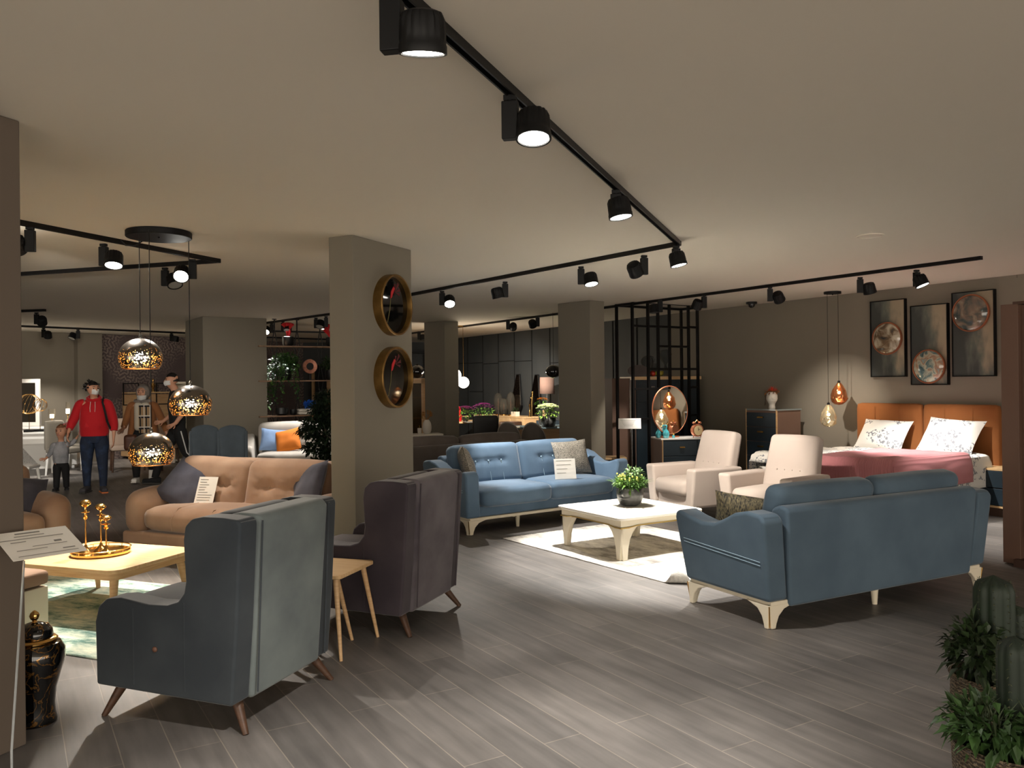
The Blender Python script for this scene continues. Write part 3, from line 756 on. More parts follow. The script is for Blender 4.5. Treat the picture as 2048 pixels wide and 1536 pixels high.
for k in range(44):
    a=rr_.uniform(0,2*PI); q=rr_.uniform(.03,.11); by.sph((q*math.cos(a),q*math.sin(a)-.02,.21+rr_.uniform(0,.06)),.009,6)
o=by.build('yellow_buds',mat('yellow_bud',(212,206,110),.5),t,weld=False); o['kind']='stuff'

# nest of oak side tables beside the wing chairs
def side_table(label,loc,rz,w,d,h,group):
    t=thing('side_table',label,'side table',loc,rz,group)
    MB().prism(rrect(w,d,.03),h-.022,h,None,'xy').build('tabletop',m_oakt,t,bevel=.004,seg=2)
    for sx in (-1,1):
        for sy in (-1,1): cone_leg((sx*(w/2-.055),sy*(d/2-.055),h-.02),(sx*(w/2+.01),sy*(d/2+.01),0),.017,.0095).build('leg',m_oak,t)
side_table('taller oak side table between the two wing armchairs',(-1.15,4.93,0),math.radians(-17),.48,.44,.475,'nested oak side tables')
side_table('lower oak side table tucked under the taller one',(-1.23,4.985,0),math.radians(-30),.36,.28,.425,'nested oak side tables')

# price sheet on a clear stand at the left edge
sp_=G(27,1610,0); top=V(52,1122,3.42)
t=thing('price_stand','large tilted price sheet on a clear stand at the left column','price sheet',(sp_.x-.005,sp_.y,0),0)
MB().prism(rrect(.16,.12,.02),0,.006,None,'xy').build('foot',m_steel,t)
MB().tube([(0,0,.006),(0,0,.2),tuple(V(48,1122,3.40)-t.location+Vector((0,0,0)))],.0045,8).build('stem',mat('clear_acrylic',(200,204,206),.12,trans=.6,ior=1.2),t)
c4=[V(0,1063,3.45),V(95,1048,3.62),V(151,1104,3.50),V(27,1123,3.30)]
ax=(c4[2]-c4[3]).normalized(); ay=(c4[1]-c4[2]); ay=(ay-ax*ay.dot(ax)).normalized(); az=ax.cross(ay)
cen=c4[3]+ax*.148+ay*.105-t.location
M=Matrix.Translation(cen)@Matrix((ax,ay,az)).transposed().to_4x4()
sh=MB().box((0,0,0),(.297,.21,.002),M).build('sheet',m_paper,t)
q=MB(); r=random.Random(9)
for i,(x0,l,hh) in enumerate(((-.02,.10,.008),(-.02,.12,.004),(-.02,.26,.004),(-.08,.06,.004),(.07,.03,.012),(.03,.14,.003),(-.05,.12,.003),(.09,.05,.006),(0,.24,.003))):
    q.box((x0,.085-i*.021,.0016),(l,hh,.0006),M)
q.build('printed_lines',m_ink,sh)

# black and gold ginger jar
m_jar=bpy.data.materials.new('black_gold_glaze'); m_jar.use_nodes=True; N,L=nm(m_jar); b=N['Principled BSDF']
tc=N.new('ShaderNodeTexCoord'); n=N.new('ShaderNodeTexNoise'); n.inputs['Scale'].default_value=9; n.inputs['Detail'].default_value=5; n.inputs['Distortion'].default_value=1.4; L.new(tc.outputs['Object'],n.inputs[0])
r=N.new('ShaderNodeValToRGB'); e=r.color_ramp.elements; e[0].position=.485; e[0].color=(0,0,0,1); e[1].position=.5; e[1].color=(1,1,1,1); x=e.new(.515); x.color=(0,0,0,1); L.new(n.outputs['Fac'],r.inputs[0])
mx=N.new('ShaderNodeMix'); mx.data_type='RGBA'; mx.inputs[6].default_value=lin((10,10,11)); mx.inputs[7].default_value=lin((168,120,52)); L.new(r.outputs[0],mx.inputs[0]); L.new(mx.outputs[2],b.inputs['Base Color']); L.new(r.outputs[0],b.inputs['Metallic']); b.inputs['Roughness'].default_value=.08; b.inputs['Coat Weight'].default_value=.6
t=thing('ginger_jar','black and gold lidded ginger jar beside the left column','jar',(-2.235,3.84,0),0)
MB().lathe([(.001,0),(.088,0),(.092,.012),(.084,.045),(.082,.09),(.09,.16),(.112,.235),(.127,.295),(.126,.335),(.108,.368),(.082,.378)],44,None,False).build('body',m_jar,t)
MB().lathe([(.080,.372),(.094,.377),(.097,.385),(.088,.393),(.070,.396)],44).build('gold_collar',m_gold,t)
MB().lathe([(.074,.392),(.078,.405),(.074,.43),(.058,.452),(.03,.462),(.016,.466)],40).build('lid',m_jar,t)
MB().lathe([(.014,.464),(.009,.472),(.018,.482),(.022,.495),(.017,.508),(.007,.517),(.001,.52)],24,None,False).build('lid_knob',m_gold,t)

t=thing('pouf','small square pouf with pale base and brown top, mostly hidden by the left column','pouf',(-3.17,5.03,0),math.radians(-20))
MB().box((0,0,.165),(.46,.36,.33)).build('base',m_cream,t,bevel=.006,seg=2); MB().soft((0,0,.385),(.48,.38,.10),.035,None,8).build('padded_top',m_brown,t)
# ---------------------------------------------------------------- bedroom
m_orange=mat('burnt_orange_fabric',(140,84,40),.9,sheen=.1,var=(3,(148,91,46)),bump=(320,.25,.003))
m_linen=bpy.data.materials.new('white_printed_linen'); m_linen.use_nodes=True; N,L=nm(m_linen); b=N['Principled BSDF']; b.inputs['Roughness'].default_value=.85
tc=N.new('ShaderNodeTexCoord'); n=N.new('ShaderNodeTexNoise'); n.inputs['Scale'].default_value=34; n.inputs['Detail'].default_value=4; L.new(tc.outputs['Object'],n.inputs[0])
n2=N.new('ShaderNodeTexNoise'); n2.inputs['Scale'].default_value=4.5; L.new(tc.outputs['Object'],n2.inputs[0])
def mth2(N,L,op,a,b2):
    q=N.new('ShaderNodeMath'); q.operation=op
    for i,v in enumerate((a,b2)):
        if isinstance(v,(int,float)): q.inputs[i].default_value=v
        else: L.new(v,q.inputs[i])
    return q.outputs[0]
f_=mth2(N,L,'MULTIPLY',mth2(N,L,'GREATER_THAN',n.outputs['Fac'],.52),mth2(N,L,'GREATER_THAN',n2.outputs['Fac'],.48))
mx=N.new('ShaderNodeMix'); mx.data_type='RGBA'; mx.inputs[6].default_value=lin((226,222,214)); mx.inputs[7].default_value=lin((128,130,136)); L.new(f_,mx.inputs[0]); L.new(mx.outputs[2],b.inputs['Base Color'])
bp=N.new('ShaderNodeBump'); bp.inputs['Strength'].default_value=.5; bp.inputs['Distance'].default_value=.02; n4=N.new('ShaderNodeTexNoise'); n4.inputs['Scale'].default_value=7; L.new(tc.outputs['Object'],n4.inputs[0]); L.new(n4.outputs['Fac'],bp.inputs['Height']); L.new(bp.outputs[0],b.inputs['Normal'])
m_pink=mat('dusty_pink_knit',(176,112,116),.9,sheen=.2,var=(2,(188,124,126)),bump=(1,.1))
N,L=nm(m_pink); wv=N.new('ShaderNodeTexWave'); wv.inputs['Scale'].default_value=16; tc=N.new('ShaderNodeTexCoord'); L.new(tc.outputs['Object'],wv.inputs[0])
bp=N.new('ShaderNodeBump'); bp.inputs['Strength'].default_value=.5; bp.inputs['Distance'].default_value=.006; L.new(wv.outputs['Fac'],bp.inputs['Height']); L.new(bp.outputs[0],N['Principled BSDF'].inputs['Normal'])
# local frame of the wall: x to the right seen from the room, -y out into the room
tb=wt(1853)                     # seam between the two headboard cushions
BO=W0+WD*tb
bed=thing('bed','double bed with a burnt orange two-part headboard','bed',(BO.x,BO.y,0),RW)
BWD=.94
for sx in (-1,1):
    MB().soft((sx*BWD/2,-.06,.66),(BWD-.006,.10,1.16),.09,None,12,None,(0,.012,0)).build('headboard_cushion',m_orange,bed)
    s=MB()
    for q in (-.17,.17): s.tube([(sx*BWD/2+q,-.125,.15),(sx*BWD/2+q,-.125,1.2)],.002,5)
    s.build('headboard_seam',m_orange,bed)
MB().box((0,-1.1,.20),(1.72,2.05,.24)).build('bed_base',m_navy,bed,bevel=.01,seg=2)
for sx in (-1,1):
    for y in (-.25,-2.0): MB().box((sx*.78,y,.04),(.07,.07,.08)).build('foot',m_black,bed)
MB().soft((0,-1.1,.43),(1.76,2.0,.24),.08,None,8).build('mattress',m_whitegloss and mat('mattress_white',(224,220,212),.8),bed)
def quilt(x0,x1,y0,y1,top,drop,puff,seed,nx=46,ny=36,ex=0.0):
    vs=[];fs=[]
    for i in range(nx+1):
        for j in range(ny+1):
            u=i/nx; v=j/ny; x=x0+(x1-x0)*u; y=y0+(y1-y0)*v
            nz_=noise.noise(Vector((x*2.3+seed,y*2.3,0)))*.5+noise.noise(Vector((x*6+seed,y*4,3)))*.22
            z=top+puff*nz_; hw=.91+ex
            e=abs(x)-hw
            if e>0:
                s_=1 if x>0 else -1
                z=top-min(e,drop)+.01*nz_; x=s_*(hw+.03+.012*math.sin(y*7+seed)*min(1,e/.2)+.05*min(1,e/.15)*.5)
                if e<.06: z=top-e*.4; x=s_*(hw+e*.5)
            ye=-y-2.10-ex
            if ye>0: z=min(z,top-min(ye,.42)+.008*nz_); y=-2.10-ex-min(ye*.5,.035)-.02*math.sin(x*9+seed)*min(1,ye/.2)
            vs.append((x,y,z))
    for i in range(nx):
        for j in range(ny):
            a=i*(ny+1)+j; fs.append((a,a+ny+1,a+ny+2,a+1))
    return MB().add(vs,fs)
t=tag(quilt(-1.22,1.26,-.30,-2.20,.675,.36,.07,2,46,60).build('duvet',m_linen,None,solid=.035),'white floral duvet turned back below the pillows on the bed','duvet'); t.location=(BO.x,BO.y,0); t.rotation_euler=(0,0,RW)
t=tag(quilt(.02,1.27,-.78,-2.55,.728,.42,.06,2,36,60,.045).build('blanket',m_pink,None,solid=.018),'dusty pink ribbed blanket spread over the foot of the bed','blanket'); t.location=(BO.x,BO.y,0); t.rotation_euler=(0,0,RW)
def bp_(x,y,z): return tuple(at_local((BO.x,BO.y,0),RW,(x,y,z)))
cushion('white floral bed pillow on the left side of the bed',bp_(-.42,-.42,.66),RW+.0,math.radians(-36),m_linen,.68,.46,.22,math.radians(1),'bed_pillow','pillow',seed=21)
cushion('white floral bed pillow on the right side of the bed',bp_(.44,-.42,.66),RW-.06,math.radians(-34),m_linen,.72,.50,.22,math.radians(3),'bed_pillow','pillow',seed=24)
# nightstand
ns=thing('nightstand','dark blue two-drawer nightstand on an oak frame, right of the bed','nightstand',tuple(W0+WD*(wt(1990,.0)-.22)+WN*.22),RW)
for p in ((0,.0,.115,.50,.42,.022),(0,0,.53,.50,.42,.022)): MB().box(p[:3],p[3:]).build('oak_board',m_oakt,ns)
for sx in (-1,1): MB().box((sx*.241,0,.32),(.018,.42,.40)).build('oak_side',m_oak,ns)
for z in (.225,.42): MB().box((0,-.195,z),(.46,.03,.185)).build('drawer',m_navy,ns,bevel=.003,seg=1)
MB().box((0,0,.05),(.40,.30,.11)).build('plinth',m_brownpanel,ns)
# chest of drawers with brown sides
K=Vector((3.65,11.4,0)); cc=K+WD*.27-WN*.25
ch=thing('chest_of_drawers','tall dark blue chest of drawers with brown side and oak edging','chest of drawers',tuple(cc),RW)
MB().box((0,0,.60),(.53,.50,1.06)).build('carcass',m_brownpanel,ch)
MB().box((0,0,1.14),(.56,.52,.02)).build('top',mat('glass_top',(120,128,128),.1,coat=.5),ch)
for sx in (-1,1): MB().box((sx*.272,-.252,.61),(.014,.02,1.08)).build('oak_edge',m_oak,ch)
for i in range(5):
    z=.18+.205*i; d=MB().box((0,-.255,z),(.52,.02,.198)).build('drawer',m_navy,ch,bevel=.003,seg=1)
    MB().box((0,-.277,z+.035),(.10,.022,.022)).build('handle',m_brass,d,bevel=.004,seg=2)
MB().box((0,0,.035),(.46,.42,.07)).build('plinth',m_navy,ch)
# head vase with red bow
m_plaster=mat('white_plaster',(206,200,190),.6)
hv=thing('head_vase','white head-shaped vase with a red bow on the chest of drawers','vase',tuple(cc+Vector((-.03,-.03,1.15))),math.radians(-6))
n=36;R_=26;vs=[];fs=[]
def hr(z):
    P_=[(0,.045),(.02,.05),(.035,.046),(.055,.045),(.075,.05),(.11,.072),(.15,.082),(.19,.083),(.22,.070),(.235,.062)]
    for i in range(len(P_)-1):
        if P_[i][0]<=z<=P_[i+1][0]+1e-9: q=(z-P_[i][0])/(P_[i+1][0]-P_[i][0]); return P_[i][1]+(P_[i+1][1]-P_[i][1])*q
for i in range(R_+1):
    z=.235*i/R_; r0=hr(z)
    for k in range(n):
        a=2*PI*k/n; fx=(a+PI/2+PI)%(2*PI)-PI; rr=r0
        rr+=.018*math.exp(-(fx/.13)**2)*math.exp(-((z-.135)/.016)**2)+.009*math.exp(-(fx/.3)**2)*math.exp(-((z-.107)/.007)**2)+.008*math.exp(-(fx/.3)**2)*math.exp(-((z-.083)/.01)**2)
        rr-=.009*math.exp(-((abs(fx)-.38)/.16)**2)*math.exp(-((z-.155)/.012)**2)
        rr+=.010*math.exp(-((abs(fx)-1.5)/.14)**2)*math.exp(-((z-.135)/.022)**2)
        vs.append((rr*math.cos(a)*.92,rr*math.sin(a),z))
for i in range(R_):
    for k in range(n): fs.append((i*n+k,i*n+(k+1)%n,(i+1)*n+(k+1)%n,(i+1)*n+k))
fs+= [tuple(range(n-1,-1,-1)),tuple(range(R_*n,R_*n+n))]
MB().add(vs,fs).build('head',m_plaster,hv)
q=MB(); r=random.Random(2)
leafy(q,(0,0,.235),(.085,.085,.03),120,.045,.025,r); q.build('auburn_flowers',mat('auburn_petals',(150,92,40),.7,var=(20,(96,62,30))),hv,weld=False)
q=MB()
for s_ in (-1,1):
    for k in range(5): q.leaf((0,-.05,.25),(s_*(.25+.25*k),-.1,.9-.16*k),.085,.035,.05)
q.build('red_bow',mat('red_ribbon',(214,58,34),.6),hv,weld=False)
q=MB()
for k in range(5): q.tube([(-.078-.006*k*(k%2),-.01+.012*k,.20-.0*k+.0),(-.098+.004*k,-.02+.012*k,.13),(-.082-.004*k,-.02+.012*k,.06-.006*k)],[.004,.008,.002],6)
q.build('trailing_pods',mat('dark_pods',(74,62,48),.7),hv)
# glass pendants by the bed
def drop_glass(label,px,py,d,tint,group,ph):
    c=V(px,py,d); t=thing('pendant_lamp',label,'pendant lamp',(c.x,c.y,c.z),0,group)
    f=lambda a,z:1+.07*math.sin(3*a+z*60+ph)+.05*math.sin(5*a-z*40+ph*2)
    MB().lathe([(.020,.150),(.030,.140),(.055,.105),(.085,.05),(.102,-.01),(.105,-.06),(.09,-.105),(.055,-.135),(.001,-.148)],36,None,False,f).build('glass_shade',tint,t)
    MB().sph((0,0,.02),.022,14).build('bulb',emat('pendant_bulb_'+str(int(ph)),(255,214,150),9),t)
    MB().lathe([(.018,.145),(.018,.175),(.004,.18)],14).build('lamp_cap',m_black,t)
    MB().tube([(0,0,.17),(0,0,CEIL-c.z-.02)],.0028,6).build('cord',m_blackp,t)
    l=bpy.data.lights.new('pendant_glow','POINT'); l.energy=1.2; l.color=(1,.75,.45); l.shadow_soft_size=.025; lo=bpy.data.objects.new('pendant_glow',l); C.objects.link(lo); lo.parent=t; lo.location=(0,0,.06)
    return c
m_amber=mat('amber_mirrored_glass',(196,132,84),.08,metal=.9,alpha=.8); m_clear=mat('silvered_clear_glass',(216,208,188),.05,metal=.85,alpha=.6)
cA=drop_glass('amber glass drop pendant, upper of the two beside the bed',1678,788,11.0,m_amber,'drop pendants beside the bed',1)
cB=drop_glass('clear silvered glass drop pendant, lower of the two beside the bed',1657,832,10.9,m_clear,'drop pendants beside the bed',3)
t=thing('ceiling_rose','small black round ceiling plate holding the two drop pendants','ceiling plate',((cA.x+cB.x)/2,(cA.y+cB.y)/2,CEIL))
MB().lathe([(.11,0),(.11,-.03),(.001,-.03)],28,None,False).build('plate',m_blackp,t); MB().lathe([(.008,-.03),(.008,-.045)],10).build('screw',m_blackp,t)
cR=G(2047,551,CEIL)
t=thing('ceiling_rose','black round ceiling plate above the wardrobe at the right edge','ceiling plate',(cR.x,cR.y,CEIL))
MB().lathe([(.15,0),(.15,-.035),(.001,-.035)],32,None,False).build('plate',m_blackp,t)
MB().tube([(-.12,-.02,-.03),(-.12,-.02,-1.0)],.003,6).build('cord',m_blackp,t); MB().lathe([(.010,-.035),(.010,-.05)],10).build('screw',m_blackp,t)
# three panels with domed round pictures
m_panelart=bpy.data.materials.new('painted_panel'); m_panelart.use_nodes=True; N,L=nm(m_panelart); b=N['Principled BSDF']; b.inputs['Roughness'].default_value=.45
tc=N.new('ShaderNodeTexCoord'); sp=N.new('ShaderNodeSeparateXYZ'); L.new(tc.outputs['Object'],sp.inputs[0]); n=N.new('ShaderNodeTexNoise'); n.inputs['Scale'].default_value=4; n.inputs['Detail'].default_value=6
mp=N.new('ShaderNodeMapping'); mp.inputs['Scale'].default_value=(1.5,1,.6); L.new(tc.outputs['Object'],mp.inputs[0]); L.new(mp.outputs[0],n.inputs[0])
a_=mth2(N,L,'ADD',mth2(N,L,'MULTIPLY',sp.outputs[0],2.2),mth2(N,L,'MULTIPLY',mth2(N,L,'SUBTRACT',n.outputs['Fac'],.5),1.6)); a_=mth2(N,L,'ADD',a_,mth2(N,L,'MULTIPLY',sp.outputs[2],.35))
a_=mth2(N,L,'ADD',a_,.42)
r=N.new('ShaderNodeValToRGB'); e=r.color_ramp.elements; e[0].position=.2; e[0].color=lin((62,66,64)); e[1].position=.85; e[1].color=lin((156,144,122)); x=e.new(.5); x.color=lin((94,99,92)); L.new(a_,r.inputs[0]); L.new(r.outputs[0],b.inputs['Base Color'])
def artmat(name,cols,sc,seed):
    m=bpy.data.materials.new(name); m.use_nodes=True; N,L=nm(m); b=N['Principled BSDF']; b.inputs['Roughness'].default_value=.12; b.inputs['Coat Weight'].default_value=.7
    tc=N.new('ShaderNodeTexCoord'); mp=N.new('ShaderNodeMapping'); mp.inputs['Location'].default_value=(seed,seed*.3,0); L.new(tc.outputs['Object'],mp.inputs[0])
    n=N.new('ShaderNodeTexNoise'); n.inputs['Scale'].default_value=sc; n.inputs['Detail'].default_value=7; n.inputs['Distortion'].default_value=.8; L.new(mp.outputs[0],n.inputs[0])
    r=N.new('ShaderNodeValToRGB'); e=r.color_ramp.elements; e[0].position=.3; e[0].color=lin(cols[0]); e[1].position=.7; e[1].color=lin(cols[-1])
    for i,c in enumerate(cols[1:-1]): x=e.new(.3+.4*(i+1)/(len(cols)-1)); x.color=lin(c)
    L.new(n.outputs['Fac'],r.inputs[0]); L.new(r.outputs[0],b.inputs['Base Color']); return m
arts=[('painted panel with round domed picture at its middle, left of the three over the bed',1744,1813,601,753,1775,677,.215,artmat('dome_picture_brown',[(46,52,56),(110,92,70),(176,168,148),(196,190,168)],7,1)),
('painted panel, round teal domed picture at its foot, middle of three over the bed',1824,1898,610,769,1858,733,.215,artmat('dome_picture_teal',[(38,72,84),(96,120,120),(176,176,156),(150,112,88),(130,150,146)],9,4)),
('painted panel with round domed picture near its top, right of the three over the bed',1907,1992,583,752,1943,626,.225,artmat('dome_picture_dark',[(34,38,40),(70,78,76),(130,112,96),(150,148,132)],6,9))]
m_copper=mat('copper_rim',(176,112,82),.35,metal=.7)
for lab,x0,x1,y0,y1,cx,cy,R,am in arts:
    pa,pb=WP(x0,.03),WP(x1,.03); w_=(pb-pa).length; xm=(x0+x1)/2; zc=wz(xm,(y0+y1)/2,.03); h_=wz(xm,y0,.03)-wz(xm,y1,.03)
    pc=(pa+pb)/2; t=thing('wall_art',lab,'picture',(pc.x,pc.y,zc),RW,'round pictures on tall panels over the bed')
    MB().box((0,0.005,0),(w_,.04,h_)).build('panel',m_panelart,t); 
    fr=MB()
    for s_ in (-1,1): fr.box((s_*(w_/2-.004),-.0,0),(.012,.052,h_+.008)).box((0,0,s_*(h_/2)),(w_,.052,.012))
    fr.build('dark_edge',m_blackp,t)
    dc=WP(cx,.07); dl=(Matrix.Rotation(-RW,3,'Z')@(Vector((dc.x,dc.y,wz(cx,cy,.07)))-t.location)); ww=R*.98
    Mx=Matrix.Translation((dl.x,-.03,dl.z))@Matrix.Rotation(PI/2,4,'X')
    d=MB().lathe([(ww*.93,.02),(ww*.8,.038),(ww*.55,.055),(ww*.25,.064),(.001,.067)],44,Mx,False).build('domed_picture',am,t)
    MB().lathe([(ww,-.005),(ww*1.02,.01),(ww,.026),(ww*.94,.028),(ww*.92,.018)],44,Mx,False).build('copper_rim',m_copper,d)
# lattice screen to the ceiling
F0=G(1264,604,CEIL); F1=G(1398,612.5,CEIL); fd=(F1-F0).normalized(); fa=math.atan2(fd.y,fd.x)
def fpt(px):   # distance along the screen for a sight line
    u=(px-1024)/FPX; return (u*F0.y-F0.x)/(fd.x-u*fd.y)
scn=thing('room_divider','black metal lattice screen reaching to the ceiling behind the dresser','room divider',(F0.x,F0.y,0),fa)
def fz(px,py): s=fpt(px); return V(px,py,(F0+fd*s).y).z
posts=[1266,1297,1317,1340,1378,1396]
zt=CEIL-.005
for px in posts:
    x=fpt(px); z0=0 if px in (1266,1297,1378,1396) else fz(px,775); MB().box((x,0,(zt+z0)/2),(.035,.035,zt-z0)).build('post',m_black,scn)
for px in (1266,1396):
    MB().box((fpt(px),.34,zt/2),(.035,.035,zt)).build('post',m_black,scn)
    MB().box((fpt(px),.17,zt-.02),(.035,.34,.035)).build('rail',m_black,scn)
for xa,xb,py in ((1266,1396,607),(1266,1297,652),(1297,1378,654),(1378,1396,654.5),(1317,1378,693),(1297,1396,738),(1378,1396,774.5),(1266,1297,778),(1297,1340,778),(1378,1396,830),(1266,1297,838)):
    a,b_=fpt(xa),fpt(xb); z=fz((xa+xb)/2,py); MB().box(((a+b_)/2,0,z),(abs(b_-a),.03,.032)).build('rail',m_black,scn)
x0,x1=fpt(1266),fpt(1396); MB().box(((x0+x1)/2,.34,zt-.02),(x1-x0,.035,.035)).build('rail',m_black,scn)
# tall cabinet behind the screen
tcb=thing('sideboard','tall dark cabinet with oak top and brown side behind the lattice screen','cabinet',(2.42,13.45,0),math.radians(20))
MB().box((0,0,.83),(1.16,.46,1.52)).build('carcass',m_navy,tcb); MB().box((0,-.005,1.61),(1.22,.50,.05)).build('oak_top',m_oakt,tcb)
MB().box((-.595,0,.82),(.02,.48,1.56)).build('brown_side',m_brownpanel,tcb)
MB().box((0,0,.035),(1.1,.4,.07)).build('plinth',m_navy,tcb)
for k in (-1,0,1):
    d=MB().box((k*.385,-.235,1.40),(.37,.015,.32)).build('drawer',m_navy,tcb,bevel=.003,seg=1); MB().box((k*.385+.1,-.255,1.47),(.07,.02,.018)).build('handle',m_steel,d)
    MB().box((k*.385,-.235,.66),(.37,.015,1.12)).build('door',m_navy,tcb,bevel=.003,seg=1)
# tall brown wardrobe side left of the screen
b0_=Vector((1.72,13.35,0)); t=thing('cabinet','tall narrow cabinet with a plain brown side panel left of the lattice screen','cabinet',(1.62,13.0,0),math.radians(20))
MB().box((0,0,.83),(.30,.40,1.56)).build('carcass',m_brownpanel,t); MB().box((0,.0,.025),(.26,.36,.05)).build('plinth',m_black,t); MB().box((.155,-.205,.83),(.012,.012,1.56)).build('steel_edge',m_steel,t)
# glass ornaments on the tall cabinet
def on_cab(px,off=0): 
    u=(px-1024)/FPX; a=math.radians(20); p=Vector((2.42+math.sin(a)*.1,13.45-math.cos(a)*.1,0)); d=Vector((math.cos(a),math.sin(a),0))
    s=(u*p.y-p.x)/(d.x-u*d.y); q=p+d*s; return (q.x,q.y,1.636)
m_bub=mat('smoke_glass',(120,124,124),.05,trans=.85,ior=1.15,alpha=.6)
t=thing('glass_ornament','cluster of clear glass bubbles on the tall cabinet behind the screen','ornament',on_cab(1302),0)
MB().sph((-.06,0,.24),.10,20).sph((.06,0,.14),.075,20).sph((.0,0,.27),.07,20).build('bubbles',m_bub,t); MB().lathe([(.06,0),(.02,.01),(.01,.1)],20).build('foot',m_bub,t)
t=thing('hourglass','clear glass hourglass-shaped ornament on the tall cabinet','ornament',on_cab(1331),0)
MB().lathe([(.11,.0),(.09,.03),(.02,.17),(.02,.19),(.09,.30),(.105,.36),(.08,.42),(.02,.44)],28).build('glass',m_bub,t)
t=thing('glass_dish','red and yellow glass dish on the oak top behind the screen','ornament',on_cab(1312),0)
MB().lathe([(.03,0),(.07,.03),(.075,.08),(.07,.085)],24,TM((.05,0,0))).build('yellow_bowl',mat('yellow_glass',(170,160,60),.1,alpha=.85),t); MB().sph((-.05,0,.05),.05,18).build('red_ball',mat('red_glass',(190,50,30),.1,coat=.5),t)
t=thing('fan_ornament','dark round fan-shaped ornament on the tall cabinets','ornament',on_cab(1276),0)
MB().lathe([(.001,-.012),(.17,-.012),(.17,.012),(.001,.012)],32,TM((0,0,.0),0,PI/2)@Matrix.Diagonal((1,.55,1,1)),False).build('fan',mat('fan_brown',(60,44,38),.5),t)
o=t.children[0]; o.location=(0,0,.094)
# dresser with round mirror
DC=Vector((2.36,11.95,0)); DA=math.radians(22)
fl_=G(1320,930,.2)
dr=thing('dresser','low dark blue dresser with brown side and white top below the round mirror','dresser',(2.52,11.62,0),math.radians(8))
MB().box((0,0,.42),(1.0,.42,.66)).build('carcass',m_navy,dr); MB().box((0,0,.76),(1.04,.46,.018)).build('white_top',m_whitegloss,dr); MB().box((-.512,0,.42),(.02,.46,.66)).build('brown_side',m_brownpanel,dr)
MB().box((-.502,-.235,.42),(.012,.014,.66)).build('oak_edge',m_oak,dr); MB().box((0,0,.045),(.92,.36,.09)).build('plinth',m_black,dr)
for i in range(3):
    for k in (-1,1):
        d=MB().box((k*.25,-.215,.20+.215*i),(.49,.02,.205)).build('drawer',m_navy,dr,bevel=.003,seg=1); MB().box((k*.25+.03,-.235,.215+.215*i),(.07,.02,.018)).build('handle',m_brass,d)
mc=V(1340,820,11.52); t=thing('table_mirror','round copper-rimmed mirror standing on the dresser','mirror',(mc.x,mc.y,.77),math.radians(33))
Mx=TM((0,0,mc.z-.77),0,PI/2-.04)
MB().lathe([(.001,.008),(.325,.008),(.325,-.006),(.001,-.006)],56,Mx,False).build('mirror_glass',mat('mirror_silver',(235,235,232),.02,metal=1),t)
MB().tube([Mx@Vector((.332*math.cos(k*PI/28),.332*math.sin(k*PI/28),0)) for k in range(56)],.009,8,closed=True).build('rim',m_copper,t)
MB().box((0,.06,.01),(.30,.16,.016)).tube([(0,.06,.015),(0,.03,.30)],.012,8).build('stand',m_copper,t)
m_teal=mat('teal_glaze',(70,160,172),.2,coat=.5)
def bird(label,px,d,s,m):
    c=V(px,868,d); t=thing('bird_figurine',label,'figurine',(c.x,c.y,.770),math.radians(-30),'figurines on the dresser'); t.scale=(s,s,s)
    MB().lathe([(.001,0),(.04,.0),(.05,.03),(.058,.07),(.045,.11),(.022,.14),(.018,.165),(.026,.19),(.02,.21),(.001,.22)],24,None,False).build('body',m,t)
    MB().tube([(.0,-.02,.195),(0,-.05,.19),(0,-.075,.18)],[.01,.007,.001],8).build('beak',m_gold,t)
    MB().tube([(0,.0,.21),(.03,.02,.25),(.0,.03,.28)],[.006,.008,.002],8).build('crest',m_gold,t)
bird('teal bird figurine at the left of the dresser top',1317,11.50,.75,m_teal); bird('larger teal bird figurine in front of the round mirror',1332,11.42,.85,m_teal)
t=thing('perfume_bottle','small teal bottle with gold stopper on the dresser','bottle',tuple(V(1347,868,11.42).xy)+(.770,),0); MB().lathe([(.018,0),(.02,.03),(.008,.04)],16).build('bottle',m_teal,t); MB().sph((0,0,.055),.014,12).build('stopper',m_gold,t)
c=V(1394,864,11.46); t=thing('alarm_clock','copper twin-bell alarm clock at the right end of the dresser','clock',(c.x,c.y,.770),math.radians(20))
Mx=TM((0,0,.10),0,PI/2); MB().lathe([(.085,-.03),(.09,-.0),(.085,.03)],36,Mx).build('case',m_copper,t); MB().lathe([(.001,.032),(.068,.032),(.068,.034),(.001,.034)],36,Mx,False).build('dial',mat('cream_dial',(226,206,160),.5),t)
for s_ in (-1,1): MB().sph((s_*.045,0,.205),.026,14,None,(1,1,.7)).build('bell',m_copper,t)
for s_ in (-1,1): MB().tube([(s_*.05,0,.03),(s_*.065,0,0)],.006,8).build('foot',m_copper,t)
MB().tube([(-.045,0,.20),(0,0,.245),(.045,0,.20)],.004,6).build('handle',m_gold,t)
MB().box((.012,-.036,.115),(.03,.002,.005)).box((0,-.036,.118),(.005,.002,.045)).build('hands',m_black,t)
# price stand behind the blue sofa
c=V(1262,930,11.0); t=thing('price_stand','white price sheet on a thin stand between the blue sofa and the dresser','price sheet',(1.60,11.05,0),0)
MB().lathe([(.10,0),(.10,.008),(.012,.014)],28).build('foot',m_steel,t); MB().tube([(0,0,.01),(0,0,.98)],.006,8).build('stem',m_steel,t)
M=TM((-.03,0,.995),math.radians(-8),math.radians(36)); sh=MB().box((0,0,0),(.30,.22,.004),M).build('sheet',mat('bright_sheet',(244,243,240),.5),t); q=MB()
for k in range(5): q.box((-.02,.07-.03*k,.003),(.2-.02*k,.004,.001),M)
q.build('printed_lines',m_ink,sh)
